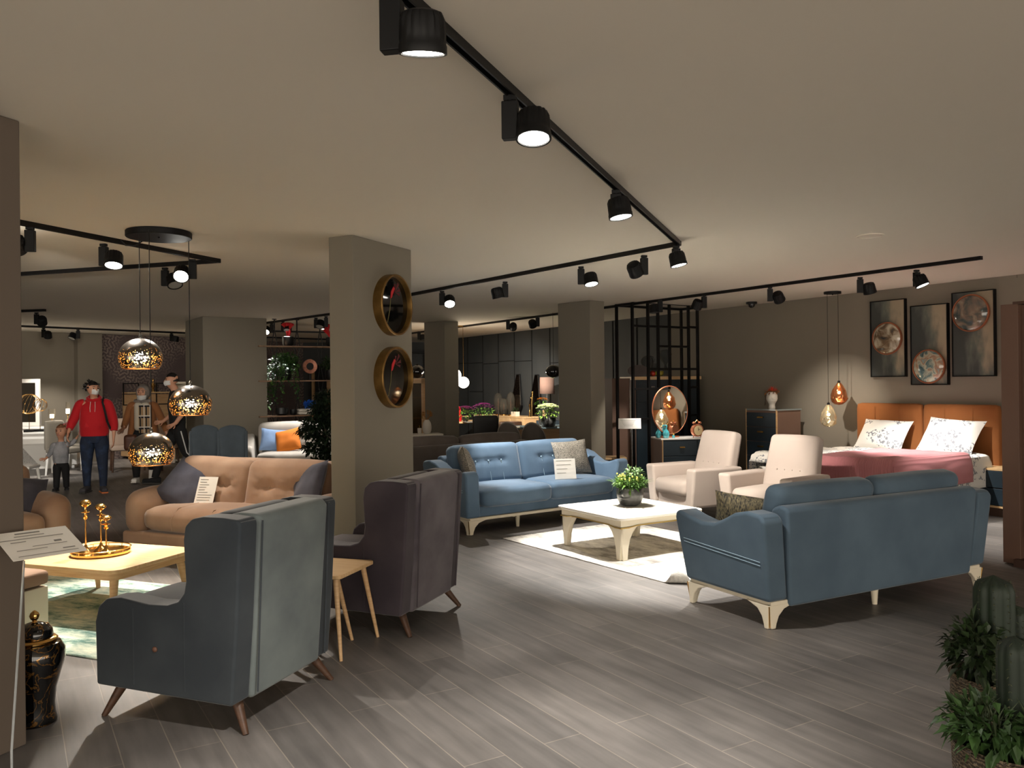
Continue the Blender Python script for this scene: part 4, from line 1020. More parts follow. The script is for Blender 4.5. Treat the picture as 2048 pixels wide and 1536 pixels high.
# ceiling speaker ring and camera dome
c=G(1740,471,CEIL); t=thing('ceiling_speaker','flat white round ceiling speaker above the armchairs','ceiling speaker',(c.x,c.y,CEIL)); MB().lathe([(.11,0),(.11,-.006),(.095,-.009),(.09,-.004),(.001,-.004)],40,None,False).build('grille',mat('speaker_white',(206,196,180),.6),t)
c=G(1503,604,CEIL); t=thing('security_camera','small black dome camera on the ceiling above the chest of drawers','camera',(c.x,c.y,CEIL)); MB().lathe([(.08,0),(.08,-.03),(.062,-.035)],28).build('housing',m_black,t); MB().sph((0,0,-.035),.055,18).build('dome',mat('smoked_dome',(20,20,22),.06,coat=.8),t)
# wardrobe at the right edge
wo=Vector((4.09,6.9,0)); wd_=-WD; wa=math.atan2(wd_.y,wd_.x)
wr=thing('wardrobe','brown wardrobe with recessed door at the right edge','wardrobe',tuple(wo),wa)
m_ward=mat('wardrobe_brown',(102,76,63),.5,var=(1.5,(96,71,58)))
MB().box((.07,.30,1.085),(.14,.60,2.15)).build('end_panel',m_ward,wr,bevel=.004,seg=1)
MB().box((1.07,.33,1.10),(1.86,.54,2.10)).build('carcass',m_ward,wr)
for k in range(3):
    d=MB().box((.155+.04+.30+.61*k,.045,1.10),(.595,.022,2.02)).build('door',m_ward,wr,bevel=.004,seg=1); MB().box((.24+.61*k,.022,.30 if k==0 else 1.0),(.012,.02,.10)).build('handle',m_brass,d)
MB().box((1.05,.30,2.165),(1.9,.60,.025)).build('top_board',mat('wardrobe_dark',(70,46,34),.5),wr)
MB().box((1.12,.0,.03),(2.0,.14,.06)).build('plinth',mat('plinth_dark',(60,40,32),.5),wr)
# ---------------------------------------------------------------- middle of the hall: grey sofa, dining group, sideboard
m_grey=velvet('taupe_grey_fabric',(98,90,84),(110,102,96),3)
GA=math.radians(36); gd=Vector((math.cos(GA),math.sin(GA),0)); gn=Vector((-math.sin(GA),math.cos(GA),0))
gB=Vector((.24,12.0,0))-gd*1.12
t=thing('sofa','taupe grey sofa seen from behind, beyond the blue sofa','sofa',tuple(gB+gn*.42),GA+PI)
MB().box((0,.36,.42),(2.24,.12,.62)).build('back_panel',m_grey,t,bevel=.03,seg=3)
MB().box((0,-.02,.20),(2.2,.78,.14)).build('seat_base',m_grey,t,bevel=.02,seg=2)
for sx in (-1,1):
    MB().soft((sx*.53,.26,.70),(1.04,.18,.26),.07,TM((0,0,0)),12,None,(0,.02,.025)).build('back_cushion',m_grey,t)
    MB().soft((sx*.53,-.06,.36),(1.04,.66,.18),.06,None,8).build('seat_cushion',m_grey,t)
    MB().soft((sx*1.06,-.02,.42),(.16,.80,.40),.06,None,8).build('arm',m_grey,t)
    for sy in (-1,1): MB().box((sx*1.0,sy*.32,.07),(.05,.05,.14)).build('leg',m_walnut,t)
# white console with vase
def place(px,d,z=0): p=V(px,767,d); return (p.x,p.y,z)
cz=V(850,868,13.2).z
t=thing('console','small white console beside the middle pillar','console',place(843,13.3),math.radians(20))
MB().box((0,0,cz-.015),(.62,.34,.03)).build('top',m_white,t,bevel=.004,seg=1); MB().box((0,.0,(cz-.03)/2+.03),(.56,.30,cz-.09)).build('body',m_cream,t)
for sx in (-1,1): MB().box((sx*.24,0,.02),(.04,.26,.04)).build('foot',m_cream,t)
t=thing('vase','rounded white vase with rust star flowers on the white console','vase',place(853,13.25,cz)); 
MB().lathe([(.045,0),(.068,.04),(.075,.10),(.065,.17),(.04,.215),(.03,.225)],28).build('vase_body',m_plaster,t)
q=MB(); r=random.Random(8)
for k in range(6):
    a=r.uniform(0,6.28); h=.30+.05*r.random(); c=Vector((.07*math.cos(a),.05*math.sin(a),h)); q.tube([(0,0,.21),c],.003,5)
    for j in range(8): b_=j*PI/4; q.leaf(c,(math.cos(b_),-.3,math.sin(b_)),.045,.02,0)
q.build('star_flowers',mat('rust_petals',(150,100,44),.7),t,weld=False)
t=thing('vase','small white beaker vase next to the rounded one','vase',place(838,13.2,cz)); MB().lathe([(.03,0),(.034,.09),(.031,.095)],20).build('vase_body',m_plaster,t)
MB().lathe([(.004,.09),(.003,.14)],8).build('twig',m_brass,t)
# oak display cabinet with glass door, left of the middle pillar
dcz=V(832,757,16).z
t=thing('display_cabinet','oak display cabinet with glass door between the clock pillar and middle pillar','cabinet',place(822,16.0),math.radians(8))
for x in (-.33,.22): MB().box((x,-.22,dcz/2),(.06,.03,dcz-.02)).build('door_stile',m_oak,t)
MB().box((-.05,0,dcz-.02),(.64,.46,.045)).build('top',m_oakt,t); MB().box((-.05,0,.06),(.62,.44,.12)).build('plinth',m_oak,t)
MB().box((-.05,.21,dcz/2),(.62,.02,dcz-.04)).build('back_panel',m_walnut,t); MB().box((-.36,0,dcz/2),(.02,.44,dcz-.04)).build('side_panel',m_oak,t); MB().box((.26,0,dcz/2),(.02,.44,dcz-.04)).build('side_panel',m_oak,t)
for z in (.5,.9,1.3): MB().box((-.05,0,z),(.6,.42,.015)).build('shelf',m_oak,t)
MB().box((-.05,-.22,dcz/2),(.5,.006,dcz-.14)).build('glass_pane',mat('bronze_glass',(120,96,60),.1,trans=.8,ior=1.1),t)
for z in (.10,dcz-.06): MB().box((-.05,-.22,z),(.62,.03,.07)).build('door_rail',m_oak,t)
MB().box((.20,-.245,.95),(.014,.02,.10)).build('handle',m_brass,t)
t=thing('glass_vase','black glass ball vase on top of the oak display cabinet','vase',place(835,16.0,dcz+.003)); MB().sph((0,0,.13),.13,24).lathe([(.03,.24),(.02,.28)],14).build('ball',mat('black_glass',(14,14,16),.05,coat=1),t)
# dark shelving on the far wall
t=thing('wall_shelf','dark framed shelf unit on the far wall between the pillars','shelf',(-2.55,22.5,0),0)
for x in (-.75,-.25,.25,.75): MB().box((x,0,1.25),(.05,.3,2.5)).build('upright',m_black,t)
for z in (.4,.8,1.2,1.6,2.0,2.42): MB().box((0,0,z),(1.5,.3,.04)).build('board',m_black,t)
# far oak dining table with red lantern and flowers
tz=.77; T1=place(912,17.4)
t=thing('dining_table','oak dining table with red lantern and purple flowers','dining table',T1,math.radians(20))
MB().prism(rrect(1.5,.9,.03),tz-.03,tz,None,'xy').build('tabletop',m_oakt,t,bevel=.004,seg=1)
for sx in (-1,1):
    for sy in (-1,1): MB().box((sx*.66,sy*.36,(tz-.03)/2),(.07,.07,tz-.03)).build('leg',m_oak,t)
m_red=mat('red_glass_lantern',(190,24,34),.12,coat=.6)
c=place(915,17.25,tz); t=thing('lantern','red glass lantern on the oak dining table','lantern',c)
MB().lathe([(.07,0),(.085,.02),(.09,.12),(.06,.16),(.05,.17),(.065,.19),(.07,.26),(.04,.31),(.001,.32)],24).build('glass_body',m_red,t); MB().tube([(-.03,0,.31),(0,0,.37),(.03,0,.31)],.005,6).build('handle',m_steel,t)
def bouquet(label,px,d,z,n,cols,R=.13,pot=None,h=.16,stem=None,fl=.035,group=None,cat='plant',potm=None):
    t=thing('flower_arrangement',label,'flowers',place(px,d,z),0,group); r=random.Random(int(px))
    pr=pot or [(.05,0),(.07,.04),(.075,h*.6),(.06,h*.7)]
    MB().lathe(pr,24).build('pot',potm or m_glass,t)
    q=MB(); leafy(q,(0,0,h),(R,R,R*.55),int(n*1.4),.08,.025,r); q.build('leaves',stem or m_green,t,weld=False)
    q=MB()
    for k in range(n):
        a=r.uniform(0,6.28); e=r.uniform(.1,1); c=Vector((R*1.05*e*math.cos(a),R*1.05*e*math.sin(a),h+R*.85*math.sqrt(1-e*e*.8)))
        for j in range(5): b_=j*1.257+k; q.leaf(c,(math.cos(b_),math.sin(b_),.5),fl,fl*.8,.1)
    q.build('blooms',cols,t,weld=False); return t
m_purple=mat('purple_petals',(118,40,104),.7,var=(14,(150,62,132)))
bouquet('purple flowers in a glass bowl next to the red lantern',930,17.2,tz,60,m_purple,.17,h=.17)
bouquet('purple flowers with long leaves behind the black dining chair',966,16.6,tz,80,m_purple,.22,h=.20)
# black dining chairs
def dark_chair(label,px,d,rz):
    t=thing('dining_chair',label,'chair',place(px,d),rz)
    MB().soft((0,.22,.72),(.46,.06,.50),.025,None,8).build('backrest',mat('black_leather',(22,22,23),.45),t); MB().soft((0,-.02,.46),(.46,.46,.09),.03,None,8).build('seat',bpy.data.materials['black_leather'],t)
    for sx in (-1,1):
        for sy in (-1,1): MB().box((sx*.2,sy*.2-.01,.21),(.035,.035,.42)).build('leg',m_black,t)
        MB().tube([(sx*.235,.20,.46),(sx*.235,.25,.97),(sx*.235,.26,1.0)],.010,8).build('steel_frame',m_steel,t)
dark_chair('black leather dining chair with steel edges in front of the sideboard',966,15.3,math.radians(192))
t=thing('place_mat','grey place mat on the oak table behind the black chair','place mat',place(950,16.9,tz),math.radians(20)); MB().box((0,0,.003),(.45,.32,.006)).build('mat',mat('grey_mat',(120,122,120),.7),t)
# oak sideboard along the panelled wall
sa,sb_=WP(962,.30),WP(1066,.30); sw=(sb_-sa).length; sc_=(sa+sb_)/2; sh=.84
sdb=thing('sideboard','long oak sideboard against the dark panelled wall','sideboard',tuple(sc_),RW)
MB().box((0,0,sh-.015),(sw,.46,.03)).build('top',m_oakt,sdb); MB().box((0,0,.05),(sw-.2,.36,.10)).build('plinth',m_black,sdb); MB().box((0,.005,.46),(sw-.02,.43,.72)).build('carcass',m_oak,sdb)
for k in range(4): d=MB().box(((k-1.5)*sw/4,-.22,.46),(sw/4-.035,.02,.69)).build('door',m_oakt,sdb,bevel=.003,seg=1); MB().box(((k-1.5)*sw/4+(.5-(k%2))*sw/5,-.235,.62),(.018,.02,.20)).build('handle',m_black,d)
def onsb(px,off=.30,z=sh): p=WP(px,off); return (p.x,p.y,z)
m_cloche=mat('thin_glass',(230,220,200),.02,trans=.95,ior=1.12,alpha=.5)
for lab,px,h,r_ in (('tallest glass cloche lamp with brass foot, left on the sideboard',996,.50,.10),('squat glass cloche lamp with brass foot beside the tallest one',1007,.38,.095),('glass cloche lamp in front of the hexagonal mirror',1021,.52,.09)):
    t=thing('cloche_lamp',lab,'table lamp',onsb(px,.34),0,'glass cloche lamps on the sideboard')
    MB().lathe([(.06,0),(.06,.025),(.035,.03)],24).build('brass_foot',m_gold,t); MB().lathe([(.03,.03),(.03,.12)],16).build('holder',m_black,t)
    MB().lathe([(r_*.6,.04),(r_*.95,h*.45),(r_,h*.7),(r_*.8,h*.9),(r_*.35,h*.985),(.001,h)],28,None,False).build('glass_dome',m_cloche,t); MB().lathe([(.010,.12),(.016,h*.5),(.006,h*.75)],14).build('filament_bulb',m_walnut,t)
def hexmir(label,px,h,wb):
    p=WP(px,.10); t=thing('hexagonal_mirror',label,'mirror',(p.x,p.y,sh),RW,'tall hexagonal mirrors on the sideboard')
    M=TM((0,0,0),0,math.radians(-5)); o=[(-.10,0),(.10,0),(wb,.22),(.07,h),(-.07,h),(-wb,.22)]
    MB().prism(o,-.015,.015,M,'xz').build('frame',m_black,t,bevel=.004,seg=1); MB().prism([(x*.84,.02+z*.955) for x,z in o],-.019,-.014,M,'xz').build('mirror_glass',mat('bronze_mirror',(170,160,150),.03,metal=1),t)
hexmir('tall narrow hexagonal black mirror, left one on the sideboard',1031,.92,.24); hexmir('tall narrow hexagonal black mirror, right one on the sideboard',1068,.90,.24)
t=thing('planter_box','small cream planter box with greens on the sideboard','planter',onsb(1030,.42),RW); MB().box((0,0,.05),(.20,.10,.10)).build('box',m_cream,t,bevel=.004,seg=1); q=MB(); leafy(q,(0,0,.13),(.09,.04,.05),60,.05,.02,random.Random(4)); q.build('greens',m_dgreen,t,weld=False)
t=thing('candle_holder','gold candle stick standing at the foot of the right hexagonal mirror','candle holder',onsb(1059,.36)); MB().lathe([(.035,0),(.03,.015),(.012,.04),(.022,.09),(.01,.13),(.008,.22),(.02,.25),(.001,.27)],18).build('stick',m_gold,t)
t=thing('gold_ornament','gold branching ornament before the right hexagonal mirror','ornament',onsb(1063,.30)); MB().tube([(0,0,0),(0,0,.3),(.02,0,.5)],.008,6).sph((.02,0,.52),.025,10).sph((-.01,0,.40),.02,10).build('branch',m_gold,t)
# table lamp with pinkish shade
p=WP(1094,.45); lz=V(1094,787,p.y); t=thing('table_lamp','table lamp with taupe drum shade, partly behind the right pillar','lamp',(p.x,p.y,0),0)
st_z=.80
MB().box((0,0,.40),(.45,.35,.78)).build('side_cabinet',m_navy,t)
MB().lathe([(.08,.80),(.08,.82),(.012,.83),(.012,lz.z+.08)],20).build('base',m_steel,t); MB().lathe([(.155,lz.z-.005),(.145,lz.z+.33)],32,None,False).build('lamp_shade',mat('taupe_shade',(140,112,100),.9),t,solid=.003)
# pendant lamps: lit globe, half disc, and black globe
t=thing('pendant_lamp','glowing white globe pendant in front of the dark panels','pendant lamp',tuple(V(927,765,16.4))); zc_=t.location.z
MB().sph((0,0,0),.112,28).build('glass_globe',emat('globe_glow',(255,246,230),5),t); MB().tube([(0,0,.11),(0,0,CEIL-zc_-.01)],.004,6).build('rod',m_brass,t)
l=bpy.data.lights.new('globe_light','POINT'); l.energy=22; l.color=(1,.86,.68); l.shadow_soft_size=.14; lo=bpy.data.objects.new('globe_light',l); C.objects.link(lo); lo.parent=t; lo.location=(0,-.25,-.12)
t=thing('pendant_lamp','glowing white shell pendant half hidden by the middle pillar','pendant lamp',tuple(V(911,751,16.7))); zc_=t.location.z
MB().sph((0,0,0),.13,28,None,(.9,.5,1)).build('glass_shell',bpy.data.materials['globe_glow'],t); MB().tube([(0,0,.12),(0,0,CEIL-zc_-.01)],.004,6).build('rod',m_brass,t)
p_=G(919,656,CEIL); t=thing('ceiling_bar','slim brass ceiling bar holding the lit globe pendants','ceiling plate',(V(919,656,16.5).x,16.5,CEIL)); MB().box((0,0,-.012),(.32,.06,.024),TM((0,0,0),.2)).build('bar',m_brass,t)
t=thing('pendant_lamp','dark metal drop pendant below the lit globes','pendant lamp',tuple(V(913,782,16.2))); MB().lathe([(.001,-.08),(.05,-.03),(.03,.04),(.005,.09)],20).build('shade',m_brass,t); MB().tube([(0,0,.08),(0,0,CEIL-t.location.z-.01)],.003,6).build('cord',m_black,t)
t=thing('pendant_lamp','black glass globe pendant beside the right pillar','pendant lamp',tuple(V(1107,743,13.6))); zc_=t.location.z
MB().sph((0,0,0),.115,28,None,(1.15,1.15,.95)).build('glass_globe',bpy.data.materials['black_glass'],t); MB().tube([(0,0,.11),(0,0,CEIL-zc_-.01)],.003,6).build('cord',m_black,t)
# blue-topped table, shell chairs, hydrangeas
bz=.76; t=thing('dining_table','dining table with pale blue top and oak drawers behind the shell chairs','dining table',place(1078,15.2),math.radians(10))
MB().box((0,0,bz-.015),(1.15,.8,.03)).build('tabletop',mat('pale_blue_top',(116,134,140),.25,coat=.4),t,bevel=.004,seg=1); MB().box((.1,0,.44),(.85,.60,.56)).build('drawer_block',m_oak,t)
for sx in (-1,1):
    for sy in (-1,1): MB().box((sx*.5,sy*.34,(bz-.03)/2),(.05,.05,bz-.03)).build('leg',m_walnut,t)
m_hyd=mat('pale_hydrangea',(206,220,160),.7,var=(16,(236,236,206)))
bouquet('pale green hydrangeas in a dark ribbed pot on the blue table',1096,14.9,bz,110,m_hyd,.20,[(.10,0),(.13,.05),(.14,.13),(.13,.17)],.24,mat('bright_leaf',(110,150,50),.5,var=(9,(140,180,70))),.045,potm=m_concrete)
bouquet('orange flowers behind the hydrangeas',1084,15.6,bz,30,mat('orange_petals',(214,140,40),.7),.10,h=.42)
m_shell=mat('grey_shell_fabric',(112,106,100),.9,sheen=.2); m_pipe=mat('pale_piping',(190,182,172),.8)
def shell_chair(label,px,d,rz):
    t=thing('dining_chair',label,'chair',place(px,d),rz,'shell dining chairs'); t.scale=(.80,.85,1.02); vs=[];fs=[];n=20;mm=8
    def pt(i,j,o=0):
        a=PI*i/n; h=.50+.37*math.sin(a)**.8*(j/mm); R=.25+.02*j/mm+o; return (-(R)*math.cos(a),R*math.sin(a)*.9+.0,h)
    for i in range(n+1):
        for j in range(mm+1): vs.append(pt(i,j))
    for i in range(n):
        for j in range(mm): a=i*(mm+1)+j; fs.append((a,a+1,a+mm+2,a+mm+1))
    MB().add(vs,fs).build('shell_back',m_shell,t,solid=.03); MB().tube([pt(i,mm,-.01) for i in range(n+1)],.014,8).build('piping',m_pipe,t)
    MB().lathe([(.001,.40),(.24,.40),(.26,.44),(.25,.50),(.2,.52),(.001,.525)],32,None,False).build('seat',m_shell,t)
    for a in range(4): cone_leg((.14*math.cos(a*PI/2+.78),.14*math.sin(a*PI/2+.78),.41),(.22*math.cos(a*PI/2+.78),.22*math.sin(a*PI/2+.78),0),.016,.010).build('leg',m_walnut,t)
shell_chair('grey shell-backed dining chair, left of the pair behind the blue sofa',1018,14.3,math.radians(168)); shell_chair('grey shell-backed dining chair, right of the pair behind the blue sofa',1067,14.0,math.radians(168))
t=thing('dining_chair','round-backed oak chair at the far side of the blue table','chair',place(1020,16.2),0); MB().lathe([(.22,.62),(.23,.72),(.22,.80)],30,None,False,).build('back_hoop',m_walnut,t,solid=.02); MB().lathe([(.001,.42),(.22,.42),(.22,.46),(.001,.46)],24,None,False).build('seat',m_walnut,t)
for a in range(4): cone_leg((.15*math.cos(a*PI/2+.78),.15*math.sin(a*PI/2+.78),.62),(.2*math.cos(a*PI/2+.78),.2*math.sin(a*PI/2+.78),0),.014,.012).build('leg',m_walnut,t)
# small bench behind the right pillar
t=thing('bench','low dark bench with oak top behind the right pillar','bench',place(1216,12.6),0); MB().box((0,0,.40),(.5,.35,.03)).build('top',m_oakt,t)
for sx in (-1,1): MB().box((sx*.2,0,.195),(.04,.3,.39)).build('leg',m_black,t)
# ---------------------------------------------------------------- clocks-like framed pictures on the centre pillar
m_rim=mat('antique_gold_rim',(140,108,58),.42,metal=.75,var=(9,(112,84,42)))
m_face=mat('black_glass_face',(10,11,11),.04,spec=.4)
pf=Vector((-1.225,6.41,0)); pn=Vector((.925,-.379,0))      # right face of the pillar, its outward normal
d1=Vector((.379,.925,0))
def onpil(px,py):
    u=(px-1024)/FPX; s=(u*pf.y-pf.x)/(d1.x-u*d1.y); p=pf+d1*s; p.z=V(px,py,p.y).z; return p
m_petal=mat('red_petal',(188,30,38),.6); m_petald=mat('dark_red_petal',(84,20,26),.7); m_stem=mat('thin_stem',(120,112,66),.6)
for lab,py in (('upper round black picture with gold rim and red flower on the pillar',611),('lower round black picture with gold rim and red flower on the pillar',755)):
    c=onpil(777,py); R=.255
    t=thing('wall_art',lab,'picture',tuple(c+pn*.001),math.atan2(pn.y,pn.x)+PI/2,'round gold-rimmed pictures on the pillar')
    Mx=TM((0,0,0),0,PI/2)
    MB().lathe([(R-.02,0),(R,.0),(R,.092),(R-.006,.098),(R-.018,.098),(R-.022,.088),(R-.022,.05)],64,Mx,False).build('gold_rim',m_rim,t)
    f=MB().lathe([(.001,.055),(R-.022,.055),(R-.022,.045),(.001,.045)],56,Mx,False).build('picture_glass',m_face,t)
    MB().tube([(-.10,-.0565,-.15),(-.06,-.0565,-.04),(-.045,-.0565,.06)],.0028,5,Mx@Matrix.Rotation(-PI/2,4,'X')).build('stem',m_stem,f)
    MB().prism([(-.05,.05),(-.03,.06),(.02,.14),(.0,.155),(-.04,.11)],-.0585,-.056,None,'xz').build('red_flower',m_petal,f)
    q=MB()
    for a_,l_ in ((.3,.09),(.9,.10),(-.2,.08),(1.5,.07)): q.prism([(.02,.11),(.02+l_*math.cos(a_-.15),.11+l_*math.sin(a_-.15)),(.02+l_*math.cos(a_+.15),.11+l_*math.sin(a_+.15))],-.0575,-.056,None,'xz')
    q.build('faded_flower',m_petald,f)
# ---------------------------------------------------------------- light grey sofa and the hanging shelf divider
m_lgrey=velvet('light_grey_fabric',(172,166,158),(184,178,170),3)
LS=Vector((V(612,900,13.75).x,13.75,0)); LA=math.radians(12)
t=thing('sofa','light grey sofa with blue and orange cushions beyond the brown sofa','sofa',tuple(LS),LA)
MB().box((0,0,.22),(1.75,.80,.14)).build('seat_base',m_lgrey,t,bevel=.02,seg=2); MB().soft((0,-.08,.38),(1.5,.72,.18),.06,None,10,None,(0,.02,.02)).build('seat_cushion',m_lgrey,t)
def lt(p,X,Y,Z):
    if Y<0:
        for k in (-.5,0,.5): p.y+=.04*math.exp(-((X-k)**2*60+(Z-.1)**2*30))
    return p
MB().soft((0,.27,.66),(1.56,.22,.56),.09,TM((0,0,0)),20,lt,(0,.02,.02)).build('backrest',m_lgrey,t)
prof=[(-.42,.15),(-.46,.50),(-.42,.58),(-.33,.60),(-.20,.57),(-.05,.58),(.10,.66),(.25,.74),(.38,.76),(.42,.15)]
for sx in (-1,1):
    a=MB().prism(prof,-.075,.075)
    for v in a.v: v.x+=sx*(.86+(v.z-.15)*.10)
    a.build('arm',m_lgrey,t,bevel=.04,seg=4)
    for sy in (-1,1): cone_leg((sx*.75,sy*.32,.16),(sx*.78,sy*.35,0),.024,.014).build('leg',m_walnut,t)
cushion('pale blue crumpled cushion on the light grey sofa',at_local(LS,LA,(-.54,-.04,.48)),LA+.15,math.radians(-24),mat('pale_blue_cotton',(120,146,184),.85,bump=(14,.4,.01)),.42,.40,.13,math.radians(8),seed=31)
cushion('orange cushion on the light grey sofa in front of the blue one',at_local(LS,LA,(-.26,-.18,.48)),LA-.25,math.radians(-30),mat('orange_cotton',(208,116,34),.85,bump=(20,.2,.004)),.42,.42,.14,math.radians(-14),seed=33)
# divider: rods bent into tall diamonds with three wooden boards
D0=G(550,638,CEIL); D1=G(595,641,CEIL); dv_=(Vector((V(640,640,14.75).x,14.75,0))-Vector((D0.x,D0.y,0))).normalized(); da=math.atan2(dv_.y,dv_.x)
t=thing('hanging_shelf','black diamond-rod hanging shelf with three thin wooden boards behind the light grey sofa','shelf',(D0.x,D0.y,0),da)
def sx_at(px): u=(px-1024)/FPX; return (u*D0.y-D0.x)/(dv_.x-u*dv_.y)
z1=V(550,692,D0.y).z; z2=V(550,761,D0.y).z; z3=V(550,831,D0.y).z; step=(z1-z2)
for px in (550,595,641,690):
    x=sx_at(px); MB().tube([(x,0,CEIL),(x,0,z1+step/2)],.012,8).build('hanger_rod',m_black,t)
    MB().lathe([(.04,CEIL),(.04,CEIL-.012)],16,TM((x,0,0))).build('ceiling_fixing',m_black,t)
    for s_ in (-1,1):
        pts=[(x,0,z1+step/2)]; z=z1
        for k in range(5): pts.append((x+s_*(.05 if k%2==0 else 0),0,z1-step/2*k))
        MB().tube(pts+[(x+s_*0,0,z1-step*2.5)],.009,6).build('diamond_rod',m_black,t)
xa,xb=sx_at(515),sx_at(705)
m_board=mat('divider_board',(150,118,92),.5,var=(8,(120,92,70)))
for z in (z1,z2,z3): MB().box(((xa+xb)/2,0,z-.011),(xb-xa,.28,.022)).build('board',m_board,t)
def ond(px,z,dy=0): x=sx_at(px); p=Vector((D0.x,D0.y,0))+dv_*x+Vector((math.sin(da),-math.cos(da),0))*dy; return (p.x,p.y,z)
m_bpot=mat('black_pot',(20,20,22),.4)
def coral(lab,px):
    t=thing('potted_plant',lab,'plant',ond(px,z1),0,'red coral plants on the top board'); MB().lathe([(.07,0),(.095,.03),(.10,.16),(.09,.165)],24).build('pot',m_bpot,t)
    q=MB(); r=random.Random(px)
    def br(p,d,l,n):
        e=p+d*l; q.tube([p,e],[.010+.004*n,.008+.003*n],5)
        if n>0:
            for k in range(3): br(e,(d+Vector((r.uniform(-.8,.8),r.uniform(-.5,.5),r.uniform(-.1,.5)))).normalized(),l*.75,n-1)
    for k in range(5): br(Vector((0,0,.15)),Vector((r.uniform(-.8,.8),r.uniform(-.4,.4),1)).normalized(),.10,3)
    q.build('coral_branches',mat('red_coral_'+str(px),(190,24,30),.5),t,weld=False)
coral('red coral-like plant in black pot on the top shelf board',577); coral('red coral-like plant half hidden by the clock pillar',664)
def ivy(lab,px,z,rad,drop,n,seed,cols=m_dgreen,pot=.10,ph=.18):
    t=thing('potted_plant',lab,'plant',ond(px,z),0); MB().lathe([(pot*.75,0),(pot,.04),(pot*1.05,ph),(pot*.98,ph+.005)],24).build('pot',m_bpot,t)
    q=MB(); r=random.Random(seed); leafy(q,(0,0,ph+.12),(rad,rad*.7,rad*.8),n,.07,.05,r)
    for k in range(26):
        a=r.uniform(0,6.28); x=rad*1.0*math.cos(a); y=-abs(rad*.6*math.sin(a))-.12; l=r.uniform(.2,1)*drop
        for j in range(int(l/.03)): q.leaf((x+r.gauss(0,.02)+.0*j,y,ph+.1-j*.03),(r.gauss(0,1),-1,r.gauss(-.4,.5)),.06*r.uniform(.6,1.2),.045,.2)
    q.build('trailing_leaves',cols,t,weld=False)
ivy('large trailing ivy in a black pot hanging down from the middle shelf board',571,z2,.25,.80,620,5,mat('ivy_leaf',(42,74,34),.4,var=(7,(92,134,58),.5,.7)))
ivy('leafy plant in grey pot on the middle board beside the pillar',662,z2,.16,.10,160,9)
t=thing('round_ornament','round copper disc ornament with dark centre on the middle shelf board','ornament',ond(620,z2,.0),da+.0); Mx=TM((0,0,.245),0,PI/2)
MB().lathe([(.065,-.02),(.125,-.03),(.13,0),(.125,.03),(.065,.02)],40,Mx,False).build('copper_ring',mat('pink_copper',(196,136,112),.4,metal=.5,var=(30,(170,110,88))),t); MB().lathe([(.001,.012),(.066,.012),(.066,-.012),(.001,-.012)],28,Mx,False).build('dark_centre',m_black,t); MB().box((0,0,.055),(.03,.03,.11)).box((0,0,.006),(.14,.08,.012)).build('stand',m_black,t)
for lab,px,R,h in (('wide black pot on the lowest shelf board',563,.11,.13),('small black pot on the lowest shelf board',586,.06,.10)):
    t=thing('plant_pot',lab,'pot',ond(px,z3),0); MB().lathe([(R*.7,0),(R,.03),(R,h),(R*.9,h),(R*.85,h-.03),(.001,h-.03)],24,None,False).build('pot_wall',m_bpot,t)
t=thing('flower_arrangement','bright blue hydrangea in a white pot on the lowest shelf board','flowers',ond(619,z3),0); MB().lathe([(.05,0),(.07,.10),(.065,.105)],20).build('pot',m_plaster,t)
q=MB(); r=random.Random(3); leafy(q,(0,0,.19),(.10,.08,.07),240,.04,.035,r); q.build('blooms',mat('blue_petals',(40,108,212),.6),t,weld=False)
t=thing('towel_stack','folded white towels next to the blue hydrangea','towels',ond(604,z3),da)
for k in range(2): MB().soft((0,0,.03+.05*k+.0),(.16,.16,.05),.02,None,6).build('folded_towel',m_plaster,t)
# dark sideboard behind the sofa
t=thing('cabinet','long dark cabinet behind the light grey sofa','cabinet',tuple(LS+Vector((.0,1.55,0))),da); MB().box((0,0,.44),(2.4,.40,.80)).build('carcass',m_black,t); MB().box((0,0,.02),(2.2,.3,.04)).build('plinth',m_blackp,t); MB().box((0,0,.85),(2.44,.42,.02)).build('top',m_blackp,t)
# far oak and black panels behind the divider
t=thing('wall_unit','oak and black panelled wall unit with thin shelves far behind the divider','shelf',(-4.55,22.0,0),.05)
MB().box((0,.10,1.0),(1.6,.04,2.0)).build('oak_panel',m_oak,t); MB().box((-.55,.05,1.05),(.30,.05,2.1)).build('black_panel',m_black,t)
for z in (.9,1.3,1.75): MB().box((.1,-.02,z),(1.5,.22,.025)).build('shelf',m_black,t)
# conifer-like plant beside the pillar
t=thing('potted_plant','dark bushy tree in a pot beside the centre pillar','plant',(V(652,900,10.2).x,10.2,0),0)
MB().lathe([(.15,0),(.19,.05),(.21,.34),(.19,.35)],28).build('pot',m_bpot,t); MB().tube([(0,0,.3),(.05,.0,.6),(-.02,.02,.9),(.03,0,1.2),(.01,0,1.38)],[.035,.03,.024,.018,.01],8).build('trunk',m_walnut,t)
q=MB(); r=random.Random(44)
for x,y,z,rx,rz in ((.02,0,1.40,.15,.10),(-.05,0,1.26,.15,.10),(-.12,-.05,1.08,.17,.08),(.08,.05,1.13,.2,.10),(-.22,0,.97,.13,.045),(.0,0,.92,.2,.08),(-.12,-.05,.78,.17,.06),(.1,0,.72,.2,.08),(-.06,0,.60,.18,.06)): leafy(q,(x,y,z),(rx,rx,rz),int(2600*rx*rz*10)+90,.06,.035,r)
q.build('foliage',mat('bonsai_leaf',(20,34,20),.5,var=(9,(34,52,30))),t,weld=False)
